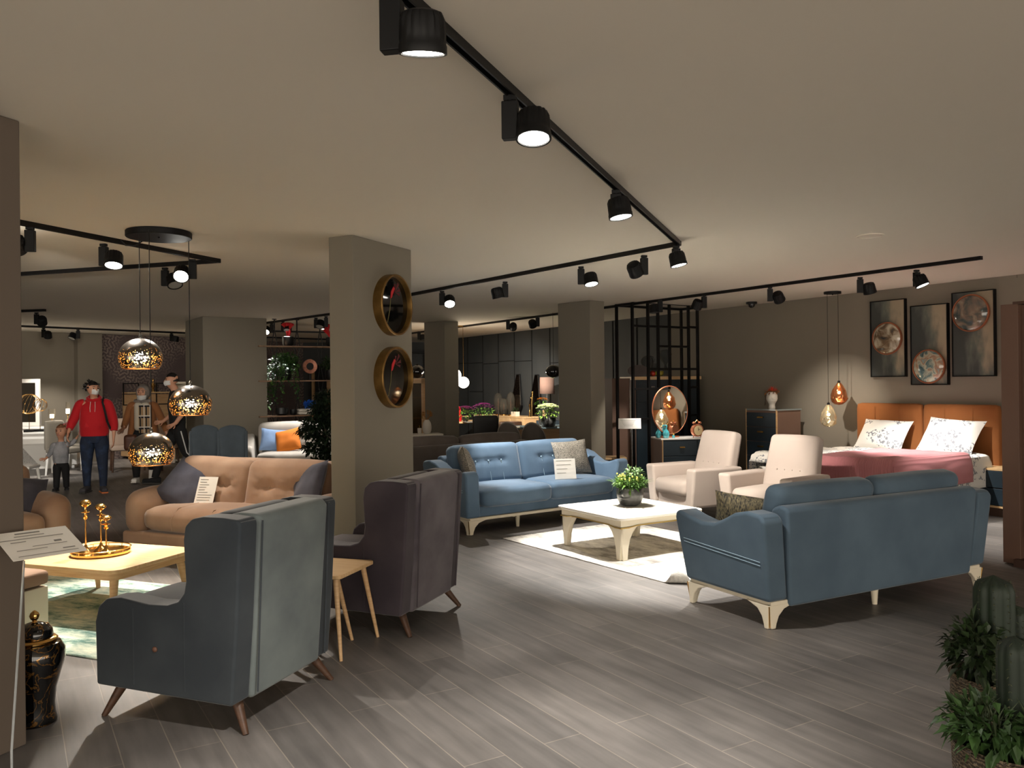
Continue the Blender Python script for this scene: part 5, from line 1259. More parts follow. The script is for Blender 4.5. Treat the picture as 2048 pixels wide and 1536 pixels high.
# ---------------------------------------------------------------- dining corner at the far left
T2=V(66,767,15.3); tz=.76
t=thing('dining_table','white dining table with square legs at the far left','dining table',(T2.x-.35,T2.y+.1,0),math.radians(14))
MB().prism(rrect(1.7,.95,.12),tz-.035,tz,None,'xy').build('tabletop',m_whitegloss,t,bevel=.006,seg=2); MB().box((0,0,tz-.08),(1.5,.78,.09)).build('apron',m_whitegloss,t)
for sx in (-1,1):
    for sy in (-1,1): MB().box((sx*.70,sy*.35,(tz-.035)/2),(.08,.08,tz-.035)).build('leg',m_whitegloss,t)
m_putty=mat('putty_fabric',(122,115,103),.9,sheen=.2)
def wchair(label,p,rz,fab=m_putty,frame=m_whitegloss,group='padded dining chairs at the white table'):
    t=thing('dining_chair',label,'chair',(p[0],p[1],0),rz,group)
    MB().soft((0,.21,.71),(.46,.07,.52),.03,None,8,None,(0,.01,.01)).build('backrest',fab,t); MB().soft((0,-.02,.44),(.46,.47,.10),.035,None,8,None,(0,0,.01)).build('seat',fab,t)
    for sx in (-1,1):
        for sy in (-1,1): cone_leg((sx*.19,sy*.19,.40),(sx*.21,sy*.22,0),.024,.017,8).build('leg',frame,t)
    return t
def P0(px,d): p=V(px,767,d); return (p.x,p.y)
wchair('putty-coloured padded chair right of the toddler, in front of the white table',P0(128,14.9),math.radians(80)); wchair('putty-coloured padded chair behind the woman in red, at the white table end',P0(168,15.9),math.radians(60))
# glossy white chair cut off by the column
t=thing('dining_chair','glossy white moulded chair partly hidden by the left column','chair',(*P0(36,12.2),0),math.radians(100)); q=MB()
MB().prism([(-.22,.42),(.16,.42),(.22,.95),(.27,.95),(.24,.40),(-.22,.37)],-.22,.22).build('shell',m_whitegloss,t,bevel=.02,seg=3)
for sx in (-1,1):
    for sy in (-1,1): cone_leg((sx*.18,sy*.18,.40),(sx*.21,sy*.23,0),.024,.016,8).build('leg',m_whitegloss,t)
# console, mirror, gold wire sphere, candle cups
cp=V(60,767,16.3)
t=thing('console','white console with a framed mirror at the far left wall','console',(V(75,767,16.1).x,16.15,0),math.radians(14)); MB().box((0,0,.80),(1.5,.40,.04)).build('top',m_whitegloss,t); MB().box((0,0,.42),(1.42,.36,.70)).build('body',m_whitegloss,t); MB().box((0,0,.035),(1.3,.3,.07)).build('plinth',m_whitegloss,t)
mp_=V(42,800,16.2); t=thing('wall_mirror','white framed square mirror standing on the far-left console','mirror',(V(38,800,16.25).x,16.24,.822),0); h_=V(60,758,16.25).z-.822; 
for s_ in (-1,1): MB().box((s_*.38,0,h_/2),(.075,.05,h_)).build('frame_side',m_whitegloss,t)
for z in (h_-.038,.038): MB().box((0,0,z),(.685,.05,.075)).build('frame_rail',m_whitegloss,t)
MB().box((0,.01,h_/2),(.70,.01,h_-.14)).build('mirror_glass',bpy.data.materials['mirror_silver'],t)
def wiresphere(lab,px,py,d,R,bz,n):
    c=V(px,py,d); t=thing('wire_ornament',lab,'ornament',(c.x,c.y,bz),0,'gold wire spheres'); hz=c.z-bz; q=MB()
    for k in range(n):
        M=Matrix.Translation((0,0,hz))@Matrix.Rotation(k*PI/n,4,'Z')@Matrix.Rotation(.3,4,'X'); q.tube([M@Vector((R*math.cos(a*PI/14),0,R*math.sin(a*PI/14))) for a in range(28)],.0035,4,closed=True)
    q.build('wire_rings',m_gold,t); MB().box((0,0,.02),(.16,.10,.04)).build('dark_base',m_black,t); MB().tube([(0,0,.03),(0,0,hz-R*.9)],.006,6).build('stem',m_gold,t)
wiresphere('larger gold wire sphere on dark base on the white table',58,808,15.2,.19,tz,9); wiresphere('smaller gold wire ring ornament beside the larger sphere',80,810,15.3,.12,tz,6)
def cup(lab,px,py0,py1,d,r_):
    b_=V(px,py1,d); tp=V(px,py0,d); h=tp.z-b_.z; z0=tz if True else b_.z; t=thing('candle_holder',lab,'candle holder',(b_.x,b_.y,tz),0,'gold glass candle cups'); H=tp.z-tz
    MB().lathe([(.04,0),(.04,.008),(.008,.015),(.006,H*.55),(.03,H*.6)],16).build('stem',m_gold,t); MB().lathe([(.03,H*.6),(r_,H*.72),(r_*.95,H)],20,None,False).build('glass_cup',m_cloche,t); MB().lathe([(.03,H*.62),(.03,H*.78)],12).build('candle',emat('candle_glow_'+str(px),(255,236,200),5),t)
cup('short glass candle cup on the white table behind the toddler',104,818,845,14.95,.06); cup('tall glass candle cup on gold stem left of the woman in red',136,804,850,14.95,.035)
# oak wall unit with black frames under the patterned wallpaper
wd2=(Cc-B).normalized(); wa2=math.atan2(wd2.y,wd2.x); 
def onw(px,off): # on the patterned wall
    nrm=Vector((wd2.y,-wd2.x,0)); P0_=B+nrm*off; u=(px-1024)/FPX; s=(u*P0_.y-P0_.x)/(wd2.x-u*wd2.y); return P0_+wd2*s
a_,b_=onw(250,.25),onw(392,.25); c_=(a_+b_)/2; L_=(b_-a_).length; zt_=V(300,766,c_.y).z
t=thing('wall_unit','oak wall unit with black metal frames under the patterned wallpaper','shelf',(c_.x,c_.y,0),wa2)
MB().box((0,.10,.95),(L_,.03,zt_-.75)).build('oak_back',m_oak,t); MB().box((0,0,.28),(L_,.40,.44)).build('base_cabinet',m_oak,t); MB().box((0,0,.03),(L_-.2,.34,.06)).build('plinth',m_black,t)
zs=V(300,785,c_.y).z; MB().box((0,0,zs),(L_,.24,.03)).build('shelf',m_oakt,t)
for px in (257,322): 
    x=(onw(px,.25)-c_).dot(wd2)
    for s_ in (-.17,.17): MB().box((x+s_,-.10,(zt_+1.18)/2),(.022,.022,zt_-1.18)).build('black_frame_post',m_black,t)
    for z in (zt_-.01,1.18): MB().box((x,-.10,z),(.36,.022,.022)).build('black_frame_rail',m_black,t)
t=thing('gold_ornament','small gold ornament on the oak wall unit shelf','ornament',tuple(onw(306,.27).xy)+(zs+.016,)); MB().lathe([(.04,0),(.02,.06),(.05,.14),(.01,.22),(.02,.28),(.001,.3)],16).build('figure',m_gold,t)
# white tall unit beside the block
p=onw(372,.9); t=thing('cabinet','tall white open cabinet behind the man in black','cabinet',(V(375,767,17.2).x,17.2,0),math.radians(10)); zz=V(375,763,17.2).z
for s_ in (-1,1): MB().box((s_*.24,0,zz/2),(.05,.4,zz)).build('side',m_cream,t)
MB().box((0,.18,zz/2),(.46,.03,zz-.05)).build('back_panel',m_cream,t)
for z in (.05,.7,1.3,zz-.025): MB().box((0,0,z),(.46,.38,.04)).build('shelf',m_cream,t)
# beige wall-side chairs behind the people
wchair('beige armless chair behind the woman in the brown coat',P0(246,15.4),math.radians(30),mat('beige_seat',(172,150,132),.9),m_walnut,'beige chairs by the oak wall unit'); wchair('beige armless chair between the brown coat and the man in black',P0(322,15.6),math.radians(-20),bpy.data.materials['beige_seat'],m_walnut,'beige chairs by the oak wall unit')
# slate blue wing dining chairs
m_sblue=velvet('slate_blue_fabric',(64,72,79),(76,85,92),3)
def wingd(label,px,d,rz):
    t=thing('dining_chair',label,'chair',(*P0(px,d),0),rz,'slate blue wing dining chairs'); t.scale=(.84,.84,1)
    MB().soft((0,.20,.70),(.42,.08,.56),.04,None,12,lambda p,X,Y,Z: Vector((p.x*(1+.10*Z),p.y,p.z-.03*X*X)),(0,.01,.03)).build('backrest',m_sblue,t)
    for sx in (-1,1): MB().prism([(-.15,.42),(.05,.50),(.12,.90),(.24,.93),(.24,.40)],sx*.20,sx*.245).build('side_wing',m_sblue,t,bevel=.015,seg=3)
    MB().soft((0,-.04,.45),(.42,.46,.11),.04,None,8,None,(0,0,.01)).build('seat',m_sblue,t)
    for sx in (-1,1):
        for sy in (-1,1): cone_leg((sx*.17,sy*.17,.41),(sx*.2,sy*.21,0),.018,.011,8).build('leg',m_walnut,t)
wingd('slate blue wing-backed dining chair nearer the man in black',406,12.0,math.radians(205)); wingd('slate blue wing-backed dining chair in front of the grey wall block',464,11.8,math.radians(198))
# ---------------------------------------------------------------- people
m_skin=mat('skin',(196,146,118),.55,var=(6,(186,134,106))); m_hair=mat('dark_hair',(20,17,16),.5); m_mask=mat('white_mask',(206,206,204),.8)
def skin(name,m,parent,nodes,edges,root,sub=2):
    me=bpy.data.meshes.new(name); ks=list(nodes); me.from_pydata([nodes[k][:3] for k in ks],[(ks.index(a),ks.index(b)) for a,b in edges],[])
    o=bpy.data.objects.new(name,me); C.objects.link(o); me.materials.append(m); o.parent=parent
    md=o.modifiers.new('skin','SKIN'); md.branch_smoothing=.5; md.use_smooth_shade=True
    if not me.skin_vertices: 
        raise RuntimeError('no skin layer')
    for i,k in enumerate(ks):
        g_=1.28 if k in ('jaw','skull','crown','top') else (1.0 if k[:2] in ('Rh','Lh') else 1.12)
        r=[q*g_ for q in nodes[k][3:]]; me.skin_vertices[0].data[i].radius=(r[0],r[1] if len(r)>1 else r[0])
    me.skin_vertices[0].data[ks.index(root)].use_root=True
    s=o.modifiers.new('sub','SUBSURF'); s.levels=sub; s.render_levels=sub
    return o
def loft(mb,rings,n=22,sub=5,cap=True):
    R=[Vector(r) if False else list(r) for r in rings]; out=[]
    for i in range(len(R)-1):
        p0=R[max(i-1,0)];p1=R[i];p2=R[i+1];p3=R[min(i+2,len(R)-1)]
        for k in range(sub):
            t=k/sub; out.append([.5*((2*b_)+(c_-a_)*t+(2*a_-5*b_+4*c_-d_)*t*t+(-a_+3*b_-3*c_+d_)*t**3) for a_,b_,c_,d_ in zip(p0,p1,p2,p3)])
    out.append(R[-1]); vs=[];fs=[]
    for x,y,z,rx,ry in out:
        for k in range(n):
            a=2*PI*k/n; q=.016*noise.noise(Vector((math.cos(a)*2.5+x*5,math.sin(a)*2.5,z*9))); vs.append((x+(rx+q)*math.cos(a),y+(ry+q)*math.sin(a),z))
    for i in range(len(out)-1):
        for k in range(n): fs.append((i*n+k,i*n+(k+1)%n,(i+1)*n+(k+1)%n,(i+1)*n+k))
    if cap: fs+= [tuple(range(n-1,-1,-1)),tuple(range((len(out)-1)*n,len(out)*n))]
    return mb.add(vs,fs)
def sleeve(mb,pts):
    P=[Vector(p[:3]) for p in pts]; r=[p[3] for p in pts]; q=[];rr=[]
    for i in range(len(P)-1):
        for k in range(4): t=k/4; q.append(P[i].lerp(P[i+1],t)); rr.append(r[i]+(r[i+1]-r[i])*t)
    q.append(P[-1]); rr.append(r[-1])
    for _ in range(3):
        q=[q[0]]+[(q[i-1]+q[i]*2+q[i+1])/4 for i in range(1,len(q)-1)]+[q[-1]]
    return mb.tube(q,rr,14)
def chain(l): return [(l[i],l[i+1]) for i in range(len(l)-1)]
def limb(nodes,edges,pre,start,pts):
    last=start
    for i,p in enumerate(pts): k=pre+str(i); nodes[k]=tuple(p); edges.append((last,k)); last=k
    return last
def hand(nodes,edges,pre,wrist,dirv,side,curl=.35,s=1.0):
    w=Vector(nodes[wrist][:3]); d=Vector(dirv).normalized(); sd=Vector(side); sd=(sd-d*sd.dot(d)).normalized(); nrm=d.cross(sd)
    palm=w+d*.055*s; nodes[pre+'p']=(*palm,.018*s,.030*s); edges.append((wrist,pre+'p'))
    for k,(o,l) in enumerate(((-.028,.062),(-.010,.074),(.010,.070),(.028,.056))):
        b0_=palm+d*.030*s+sd*o*s; m1=b0_+(d+nrm*curl*.5).normalized()*l*.5*s; m2=m1+(d+nrm*curl*1.6).normalized()*l*.5*s
        nodes[pre+'a%d'%k]=(*b0_,.0085*s); nodes[pre+'b%d'%k]=(*m1,.0078*s); nodes[pre+'c%d'%k]=(*m2,.0065*s)
        edges+= [(pre+'p',pre+'a%d'%k),(pre+'a%d'%k,pre+'b%d'%k),(pre+'b%d'%k,pre+'c%d'%k)]
    t0=w+d*.025*s-sd*.026*s; t1=t0+(d*.6-sd*.8+nrm*.2).normalized()*.034*s; t2=t1+(d*.9-sd*.25+nrm*.3).normalized()*.028*s
    nodes[pre+'t0']=(*t0,.011*s); nodes[pre+'t1']=(*t1,.009*s); nodes[pre+'t2']=(*t2,.0075*s); edges+=[(wrist,pre+'t0'),(pre+'t0',pre+'t1'),(pre+'t1',pre+'t2')]
def head_parts(t,c,yaw,s=1.0,hair='short',mask='on',haircol=m_hair,pitch=0):
    """c = centre of the head; yaw 0 faces -y"""
    M=Matrix.Translation(c)@Matrix.Rotation(yaw,4,'Z')@Matrix.Rotation(pitch,4,'X')@Matrix.Diagonal((s,s,s,1))
    MB().tube([(0,-.093,.012),(0,-.112,-.018),(0,-.104,-.026)],[.009,.013,.010],10,M).build('nose',m_skin,t)
    for sx in (-1,1):
        MB().sph((sx*.031,-.088,.012),.0125,12,M,(1,.6,.75)).build('eye',mat_eye,t); MB().tube([(sx*.014,-.099,.034),(sx*.032,-.099,.040),(sx*.050,-.088,.034)],.004,6,M).build('eyebrow',haircol,t)
        MB().sph((sx*.076,.0,-.005),.026,12,M,(.35,.65,1.1)).build('ear',m_skin,t)
    MB().tube([(-.022,-.094,-.052),(0,-.103,-.050),(.022,-.094,-.052)],.006,6,M).build('mouth',mat_lip,t)
    if mask:
        off=-.045 if mask=='chin' else 0
        vs=[];fs=[];n=12;mm=8
        for i in range(n+1):
            for j in range(mm+1):
                a=-1.15+2.3*i/n; v=j/mm; z=-.085+off+.085*v-(0 if v<.5 else 0); R=.104+.030*math.exp(-(a/.5)**2)*math.sin(PI*min(1,v*.8+.15)); R-=.02*(1-v)*(1 if off==0 else .5)
                vs.append((R*math.sin(a)*.84,-R*math.cos(a)*1.0,z+.02*abs(math.sin(a))*(1-v)))
        for i in range(n):
            for j in range(mm): a=i*(mm+1)+j; fs.append((a,a+1,a+mm+2,a+mm+1))
        MB().add(vs,fs,M).build('face_mask',m_mask,t,solid=.003)
    if hair:
        vs=[];fs=[];n=28;mm=12
        for i in range(n+1):
            for j in range(mm+1):
                az=2*PI*i/n; fr=math.cos(az)    # 1 = front (-y)
                low={'short':(-.015 if fr<.3 else .055),'updo':(-.02 if fr<.3 else .06)}.get(hair,-.02); low=low if fr<.2 or fr>.5 else low*.5+.02
                el=math.asin(max(-.99,min(.99,low/.12)))+(PI/2-math.asin(max(-.99,min(.99,low/.12))))*j/mm
                R=1+.05*noise.noise(Vector((az*4,el*6,s*9)))
                vs.append((.086*R*math.cos(el)*math.sin(az),-.104*R*math.cos(el)*math.cos(az)+.006,.124*R*math.sin(el)+.0))
        for i in range(n):
            for j in range(mm): a=i*(mm+1)+j; fs.append((a,a+mm+1,a+mm+2,a+1))
        MB().add(vs,fs,M).build('hair',haircol,t)
    return M
mat_eye=mat('eye_dark',(30,24,22),.3); mat_lip=mat('lips',(160,92,84),.5)
def headnodes(nodes,edges,neck,c,s=1.0,yaw=0):
    f=Vector((math.sin(yaw),-math.cos(yaw),0)); c=Vector(c)
    nodes['jaw']=(*(c+f*.030*s+Vector((0,0,-.062*s))),.052*s,.058*s); nodes['skull']=(*(c+Vector((0,0,.0))),.078*s,.090*s); nodes['crown']=(*(c-f*.008*s+Vector((0,0,.055*s))),.072*s,.084*s); nodes['top']=(*(c+Vector((0,0,.092*s))),.045*s,.05*s)
    edges+=chain([neck,'jaw','skull','crown','top'])
def shoe(t,p,yaw,m,sole,s=1.0,name='shoe',pitch=0):
    M=Matrix.Translation(p)@Matrix.Rotation(yaw,4,'Z')@Matrix.Rotation(pitch,4,'X')@Matrix.Diagonal((s,s,s,1))
    o=MB().soft((0,-.05,.045),(.092,.265,.065),.03,M,10,lambda q,X,Y,Z: Vector((q.x*(1-.18*max(0,-Y)**2*0+(-.12 if Y>.6 else 0)),q.y,q.z+(.028*max(0,Y+.3) if Z>0 else 0))),(0,0,.006)).build(name,m,t)
    MB().soft((0,-.05,.012),(.096,.275,.024),.011,M,8).build('sole',sole,o); return o
m_hood=mat('red_fleece',(176,16,26),.85,sheen=.2,bump=(30,.2,.006)); m_jean=mat('dark_denim',(24,34,54),.85,var=(9,(38,56,86),.5,.75)); m_blackc=mat('black_cloth',(18,18,20),.85,bump=(20,.2,.006))
# --- woman in red
wl=G(190,984,0); t=thing('person','person in a red hoodie and dark jeans holding the toddler\'s hand','person',(wl.x,wl.y,0),math.radians(20)); t.scale=(1.0,1.0,1.0)
hd=Vector((-.005,-.03,1.535)); N_={};E_=[]
N_['pelvis']=(0,0,.90,.135,.10); N_['waist']=(0,0,1.05,.125,.095); N_['chest']=(0,0,1.24,.145,.10); N_['neckb']=(0,.0,1.375,.065,.06); N_['neck']=(0,-.005,1.43,.045,.045)
E_+=chain(['pelvis','waist','chest','neckb','neck']); headnodes(N_,E_,'neck',hd,1,.55)
legs={}
for sx,kx,fy in ((-1,-.11,.02),(1,.12,-.10)):
    limb(N_,E_,'L%d'%sx,'pelvis',[(sx*.095,0,.80,.085,.085),(sx*.10,fy*.3,.48,.055,.055),(kx,fy*.6+.01,.28,.045,.048),(kx,fy+.02,.07,.033,.036)])
hw=Vector((-.33,-.12,.90))
limb(N_,E_,'Ra','chest',[(-.175,0,1.33,.055,.05),(-.26,.01,1.10,.04,.04),(-.31,-.06,.99,.030,.03)]); limb(N_,E_,'Rw','Ra2',[(*hw,.022,.024)]); hand(N_,E_,'Rh','Rw0',(-.1,-.25,-1),(0,1,0),.8)
limb(N_,E_,'La','chest',[(.175,0,1.33,.055,.05),(.245,.02,1.08,.04,.04),(.27,-.02,.90,.028,.028),(.265,-.05,.80,.022,.022)]); hand(N_,E_,'Lh','La3',(0,-.2,-1),(0,-1,0),.5)
skin('body',m_skin,t,N_,E_,'pelvis')
q=MB(); loft(q,[(0,0,.84,.185,.145),(0,0,.90,.20,.155),(0,-.02,1.02,.20,.165),(0,-.03,1.16,.185,.155),(0,-.01,1.28,.175,.125),(0,0,1.355,.135,.09),(0,.01,1.405,.07,.065)])
sleeve(q,[(-.13,0,1.33,.06),(-.18,0,1.325,.078),(-.255,.01,1.13,.070),(-.30,-.045,1.02,.062),(-.318,-.085,.955,.048)]); sleeve(q,[(.13,0,1.33,.06),(.18,0,1.325,.078),(.245,.02,1.12,.070),(.27,-.01,.99,.062),(.27,-.03,.91,.05)])
hoodie=q.build('hoodie',m_hood,t)
MB().tube([(-.09,.02,1.40),(-.07,-.06,1.385),(0,-.10,1.36),(.07,-.06,1.385),(.09,.02,1.40),(.05,.09,1.42),(-.05,.09,1.42)],[.028,.026,.024,.026,.028,.04,.04],10,None,True).build('hood',m_hood,hoodie)
for sx in (-1,1): MB().tube([(sx*.03,-.125,1.35),(sx*.035,-.165,1.26),(sx*.03,-.175,1.20)],.004,5).build('drawstring',m_plaster,hoodie)
MB().prism([(-.11,.98),(.11,.98),(.08,1.10),(-.08,1.10)],-.172,-.158,None,'xz').build('front_pocket',m_hood,hoodie,bevel=.006,seg=2)
q=MB(); loft(q,[(0,0,.74,.15,.12),(0,0,.84,.165,.13),(0,0,.96,.15,.12)])
for sx,kx,fy in ((-1,-.11,.02),(1,.12,-.10)): sleeve(q,[(sx*.08,0,.84,.09),(sx*.095,0,.74,.105),(sx*.105,fy*.3,.50,.080),(kx,fy*.6+.01,.28,.062),(kx,fy+.02,.09,.048)])
q.build('jeans',m_jean,t)
m_sole=mat('rubber_sole',(60,58,56),.8); m_snk=mat('grey_sneaker',(58,56,60),.8)
for sx,kx,fy in ((-1,-.11,.02),(1,.12,-.10)): s_=shoe(t,(kx,fy,0),sx*.25,m_snk,mat('orange_sole',(196,110,60),.7) if sx>0 else m_sole,1,'sneaker')
M=head_parts(t,hd,.55,1.0,'updo','on')
q=MB(); r=random.Random(6)
for k in range(46): 
    d=Vector((r.gauss(0,1),r.gauss(.7,.7),r.gauss(.5,.7))).normalized(); p=M@Vector((d.x*.085,d.y*.10+.01,d.z*.115)); e=M@(Vector((d.x*.115,d.y*.135+.01,d.z*.14))+Vector((r.gauss(0,.02),r.gauss(0,.02),r.gauss(.0,.02)))); q.tube([p,(p+e)/2,e],[.017,.014,.004],6)
q.build('curly_locks',m_hair,t,weld=False)
MB().tube([M@Vector((-.088,.0,.0)),M@Vector((-.075,.01,.075)),M@Vector((0,.015,.125)),M@Vector((.075,.01,.075)),M@Vector((.088,0,0))],.006,8).build('hair_band',m_steel,t)
MB().tube([(.13,-.13,1.34),(.16,-.16,1.22),(.19,-.14,1.05),(.23,-.02,.92),(.24,.10,.95),(.16,.13,1.25),(.12,.04,1.41)],.014,8,None,True).build('bag_strap',m_blackc,t)
# --- toddler
tl_=G(123,981,0); t=thing('person','small child in grey top and black trousers, one hand held up','person',(tl_.x,tl_.y,0),math.radians(22))
hd=Vector((.01,-.02,.90)); N_={};E_=[]; ss=.92
N_['pelvis']=(0,0,.44,.075,.06); N_['waist']=(0,0,.54,.075,.06); N_['chest']=(0,0,.66,.08,.06); N_['neckb']=(0,0,.745,.04,.035); N_['neck']=(0,0,.79,.032,.032); E_+=chain(['pelvis','waist','chest','neckb','neck']); headnodes(N_,E_,'neck',hd,ss,-.35)
for sx,fy in ((-1,-.03),(1,.02)): limb(N_,E_,'L%d'%sx,'pelvis',[(sx*.055,0,.38,.05,.05),(sx*.06,fy*.5,.22,.036,.036),(sx*.065,fy,.05,.024,.026)])
limb(N_,E_,'La','chest',[(.09,0,.705,.032,.03),(.16,-.02,.72,.024,.024),(.215,.0,.79,.018,.018)]); hand(N_,E_,'Lh','La2',(.5,0,.9),(0,1,0),.5,.62)
limb(N_,E_,'Ra','chest',[(-.09,0,.705,.032,.03),(-.13,-.02,.58,.024,.024),(-.19,-.09,.50,.018,.018)]); hand(N_,E_,'Rh','Ra2',(-1,-.6,-.1),(0,0,1),.4,.62)
skin('body',m_skin,t,N_,E_,'pelvis')
q=MB(); loft(q,[(0,0,.42,.10,.085),(0,0,.50,.108,.092),(0,-.01,.60,.106,.09),(0,0,.69,.092,.07),(0,0,.745,.05,.045)],20,4); sleeve(q,[(.07,0,.70,.035),(.10,0,.70,.045),(.16,-.02,.72,.036),(.20,.0,.77,.028)]); sleeve(q,[(-.07,0,.70,.035),(-.10,0,.695,.045),(-.13,-.02,.59,.038),(-.175,-.07,.52,.028)])
q.build('grey_top',mat('grey_jersey',(120,122,126),.9,var=(8,(150,150,154))),t)
q=MB(); loft(q,[(0,0,.36,.085,.07),(0,0,.42,.092,.078),(0,0,.48,.09,.075)],18,4)
for sx,fy in ((-1,-.03),(1,.02)): sleeve(q,[(sx*.045,0,.42,.05),(sx*.055,0,.36,.06),(sx*.06,fy*.5,.22,.05),(sx*.065,fy,.05,.040)])
q.build('trousers',m_blackc,t)
for sx,fy in ((-1,-.03),(1,.02)): shoe(t,(sx*.065,fy,0),sx*.2,m_blackc,m_sole,.62,'shoe')
m_fair=mat('light_brown_hair',(126,84,58),.6); M=head_parts(t,hd,-.35,ss,'updo',None,m_fair)
q=MB(); q.sph(M@Vector((.075,.04,.10)),.045,12,None,(1,1,.9)).build('hair_bun',m_fair,t); MB().tube([M@Vector((.03,-.0,.11)),M@Vector((.06,.02,.125)),M@Vector((.09,.0,.13))],[.02,.01,.02],8).build('pink_bow',mat('pink_bow',(206,120,120),.7),t)
# --- woman in the brown coat, mid-stride
wl=G(279,966,0); t=thing('person','person in a brown coat, plaid scarf and grey headscarf, walking','person',(wl.x,wl.y+.15,0),math.radians(16))
hd=Vector((0,-.03,1.47)); N_={};E_=[]
N_['pelvis']=(0,0,.86,.12,.09); N_['waist']=(0,0,1.0,.11,.085); N_['chest']=(0,0,1.18,.13,.09); N_['neckb']=(0,0,1.315,.06,.055); N_['neck']=(0,0,1.37,.045,.045); E_+=chain(['pelvis','waist','chest','neckb','neck']); headnodes(N_,E_,'neck',hd,1,-.1)
LG=((-1,[(-.09,0,.76,.075,.075),(-.09,-.12,.45,.052,.052),(-.085,-.16,.26,.043,.045),(-.085,-.14,.08,.03,.034)]),(1,[(.09,0,.76,.075,.075),(.09,-.02,.46,.052,.052),(.085,.16,.30,.043,.045),(.085,.30,.17,.03,.034)]))
for sx,p in LG: limb(N_,E_,'L%d'%sx,'pelvis',p)
limb(N_,E_,'Ra','chest',[(-.165,0,1.27,.048,.045),(-.24,.02,1.04,.036,.036),(-.27,-.16,.90,.026,.026)]); hand(N_,E_,'Rh','Ra2',(-.25,-.6,-.35),(0,.3,1),.5)
limb(N_,E_,'La','chest',[(.165,0,1.27,.048,.045),(.27,.04,1.05,.036,.036),(.34,.05,.86,.028,.028),(.36,.03,.78,.022,.022)]); hand(N_,E_,'Lh','La3',(.1,0,-1),(0,-1,0),.5)
skin('body',m_skin,t,N_,E_,'pelvis')
m_coat=mat('camel_coat',(142,92,54),.9,sheen=.2,bump=(40,.2,.004))
for sx in (-1,1):      # open coat: a panel either side, meeting at the back
    q=MB(); loft(q,[(sx*.19,.05,.60,.07,.13),(sx*.175,.05,.78,.07,.13),(sx*.15,.03,.98,.065,.11),(sx*.135,.02,1.15,.065,.10),(sx*.105,.02,1.27,.07,.08),(sx*.07,.03,1.33,.035,.04)],18,4)
    if sx<0: sleeve(q,[(-.12,0,1.27,.05),(-.175,0,1.27,.068),(-.245,.02,1.05,.060),(-.268,-.13,.92,.046)])
    else: sleeve(q,[(.12,0,1.27,.05),(.175,0,1.27,.068),(.275,.04,1.05,.060),(.35,.05,.83,.048)])
    q.build('coat_panel',m_coat,t)
MB().soft((0,.10,.95),(.26,.06,.68),.03,None,8).build('coat_back',m_coat,t)
MB().soft((0,-.05,1.08),(.24,.17,.46),.05,None,8,None,(0,.02,0)).build('white_top',mat('cream_knit',(196,186,168),.9),t)
q=MB(); loft(q,[(0,0,.72,.12,.10),(0,0,.84,.135,.11),(0,0,.98,.12,.10)])
for sx,p in LG: sleeve(q,[(sx*.06,0,.84,.08)]+[(w_[0],w_[1],w_[2] if i<3 else w_[2]+.02,[.10,.082,.066,.05][i]) for i,w_ in enumerate(p)])
q.build('dark_trousers',m_blackc,t)
m_wsn=mat('white_sneaker',(214,210,204),.6)
shoe(t,(-.085,-.16,0),-.1,m_wsn,m_wsn,.95,'sneaker',-.12); shoe(t,(.085,.30,.09),.1,m_wsn,m_wsn,.95,'sneaker',.75)
M=head_parts(t,hd,-.1,1.0,None,'chin')
m_scarfh=mat('grey_headscarf',(112,106,102),.9,var=(12,(150,140,132)),bump=(16,.5,.01))
vs=[];fs=[];n=32;mm=14       # hood that leaves the face open
for i in range(n+1):
    for j in range(mm+1):
        u=i/n*2*PI; v=j/mm; R0=.066+.045*math.sin(min(1,v*1.4)*PI/2); back=-.075+.20*v
        vs.append((R0*math.sin(u)*(1 if v<.9 else .72*(1-(v-.9)*6)),back,(.085+.045*math.sin(min(1,v*1.5)*PI/2))*math.cos(u)*(1 if v<.9 else .72*(1-(v-.9)*6))+.008))
for i in range(n):
    for j in range(mm): a=i*(mm+1)+j; fs.append((a,a+mm+1,a+mm+2,a+1))
MB().add(vs,fs,M).build('headscarf',m_scarfh,t,solid=.006)
MB().tube([(-.10,.0,1.325),(0,-.09,1.31),(.10,.0,1.325),(0,.09,1.34)],.042,10,None,True).build('scarf_wrap',m_scarfh,t)
m_plaid=bpy.data.materials.new('plaid_scarf'); m_plaid.use_nodes=True; N,L=nm(m_plaid); b=N['Principled BSDF']; b.inputs['Roughness'].default_value=.9
tc=N.new('ShaderNodeTexCoord'); sp=N.new('ShaderNodeSeparateXYZ'); L.new(tc.outputs['Object'],sp.inputs[0])
def stripe(o,f,ph,w_): return mth2(N,L,'LESS_THAN',mth2(N,L,'FRACT',mth2(N,L,'ADD',mth2(N,L,'MULTIPLY',o,f),ph),0),w_)
k1=mth2(N,L,'MAXIMUM',stripe(sp.outputs[2],5.5,.2,.18),stripe(sp.outputs[0],11,.3,.22)); mx=N.new('ShaderNodeMix'); mx.data_type='RGBA'; mx.inputs[6].default_value=lin((170,140,106)); mx.inputs[7].default_value=lin((34,32,32)); L.new(k1,mx.inputs[0])
k2=mth2(N,L,'MAXIMUM',stripe(sp.outputs[2],5.5,.05,.10),stripe(sp.outputs[0],11,.6,.12)); mx2=N.new('ShaderNodeMix'); mx2.data_type='RGBA'; L.new(mx.outputs[2],mx2.inputs[6]); mx2.inputs[7].default_value=lin((222,216,204)); L.new(k2,mx2.inputs[0]); L.new(mx2.outputs[2],b.inputs['Base Color'])
MB().soft((.055,-.150,1.04),(.19,.03,.46),.014,TM((0,0,0)),10,lambda p,X,Y,Z: Vector((p.x,p.y+.012*math.sin(X*7),p.z))).build('plaid_scarf',m_plaid,t)
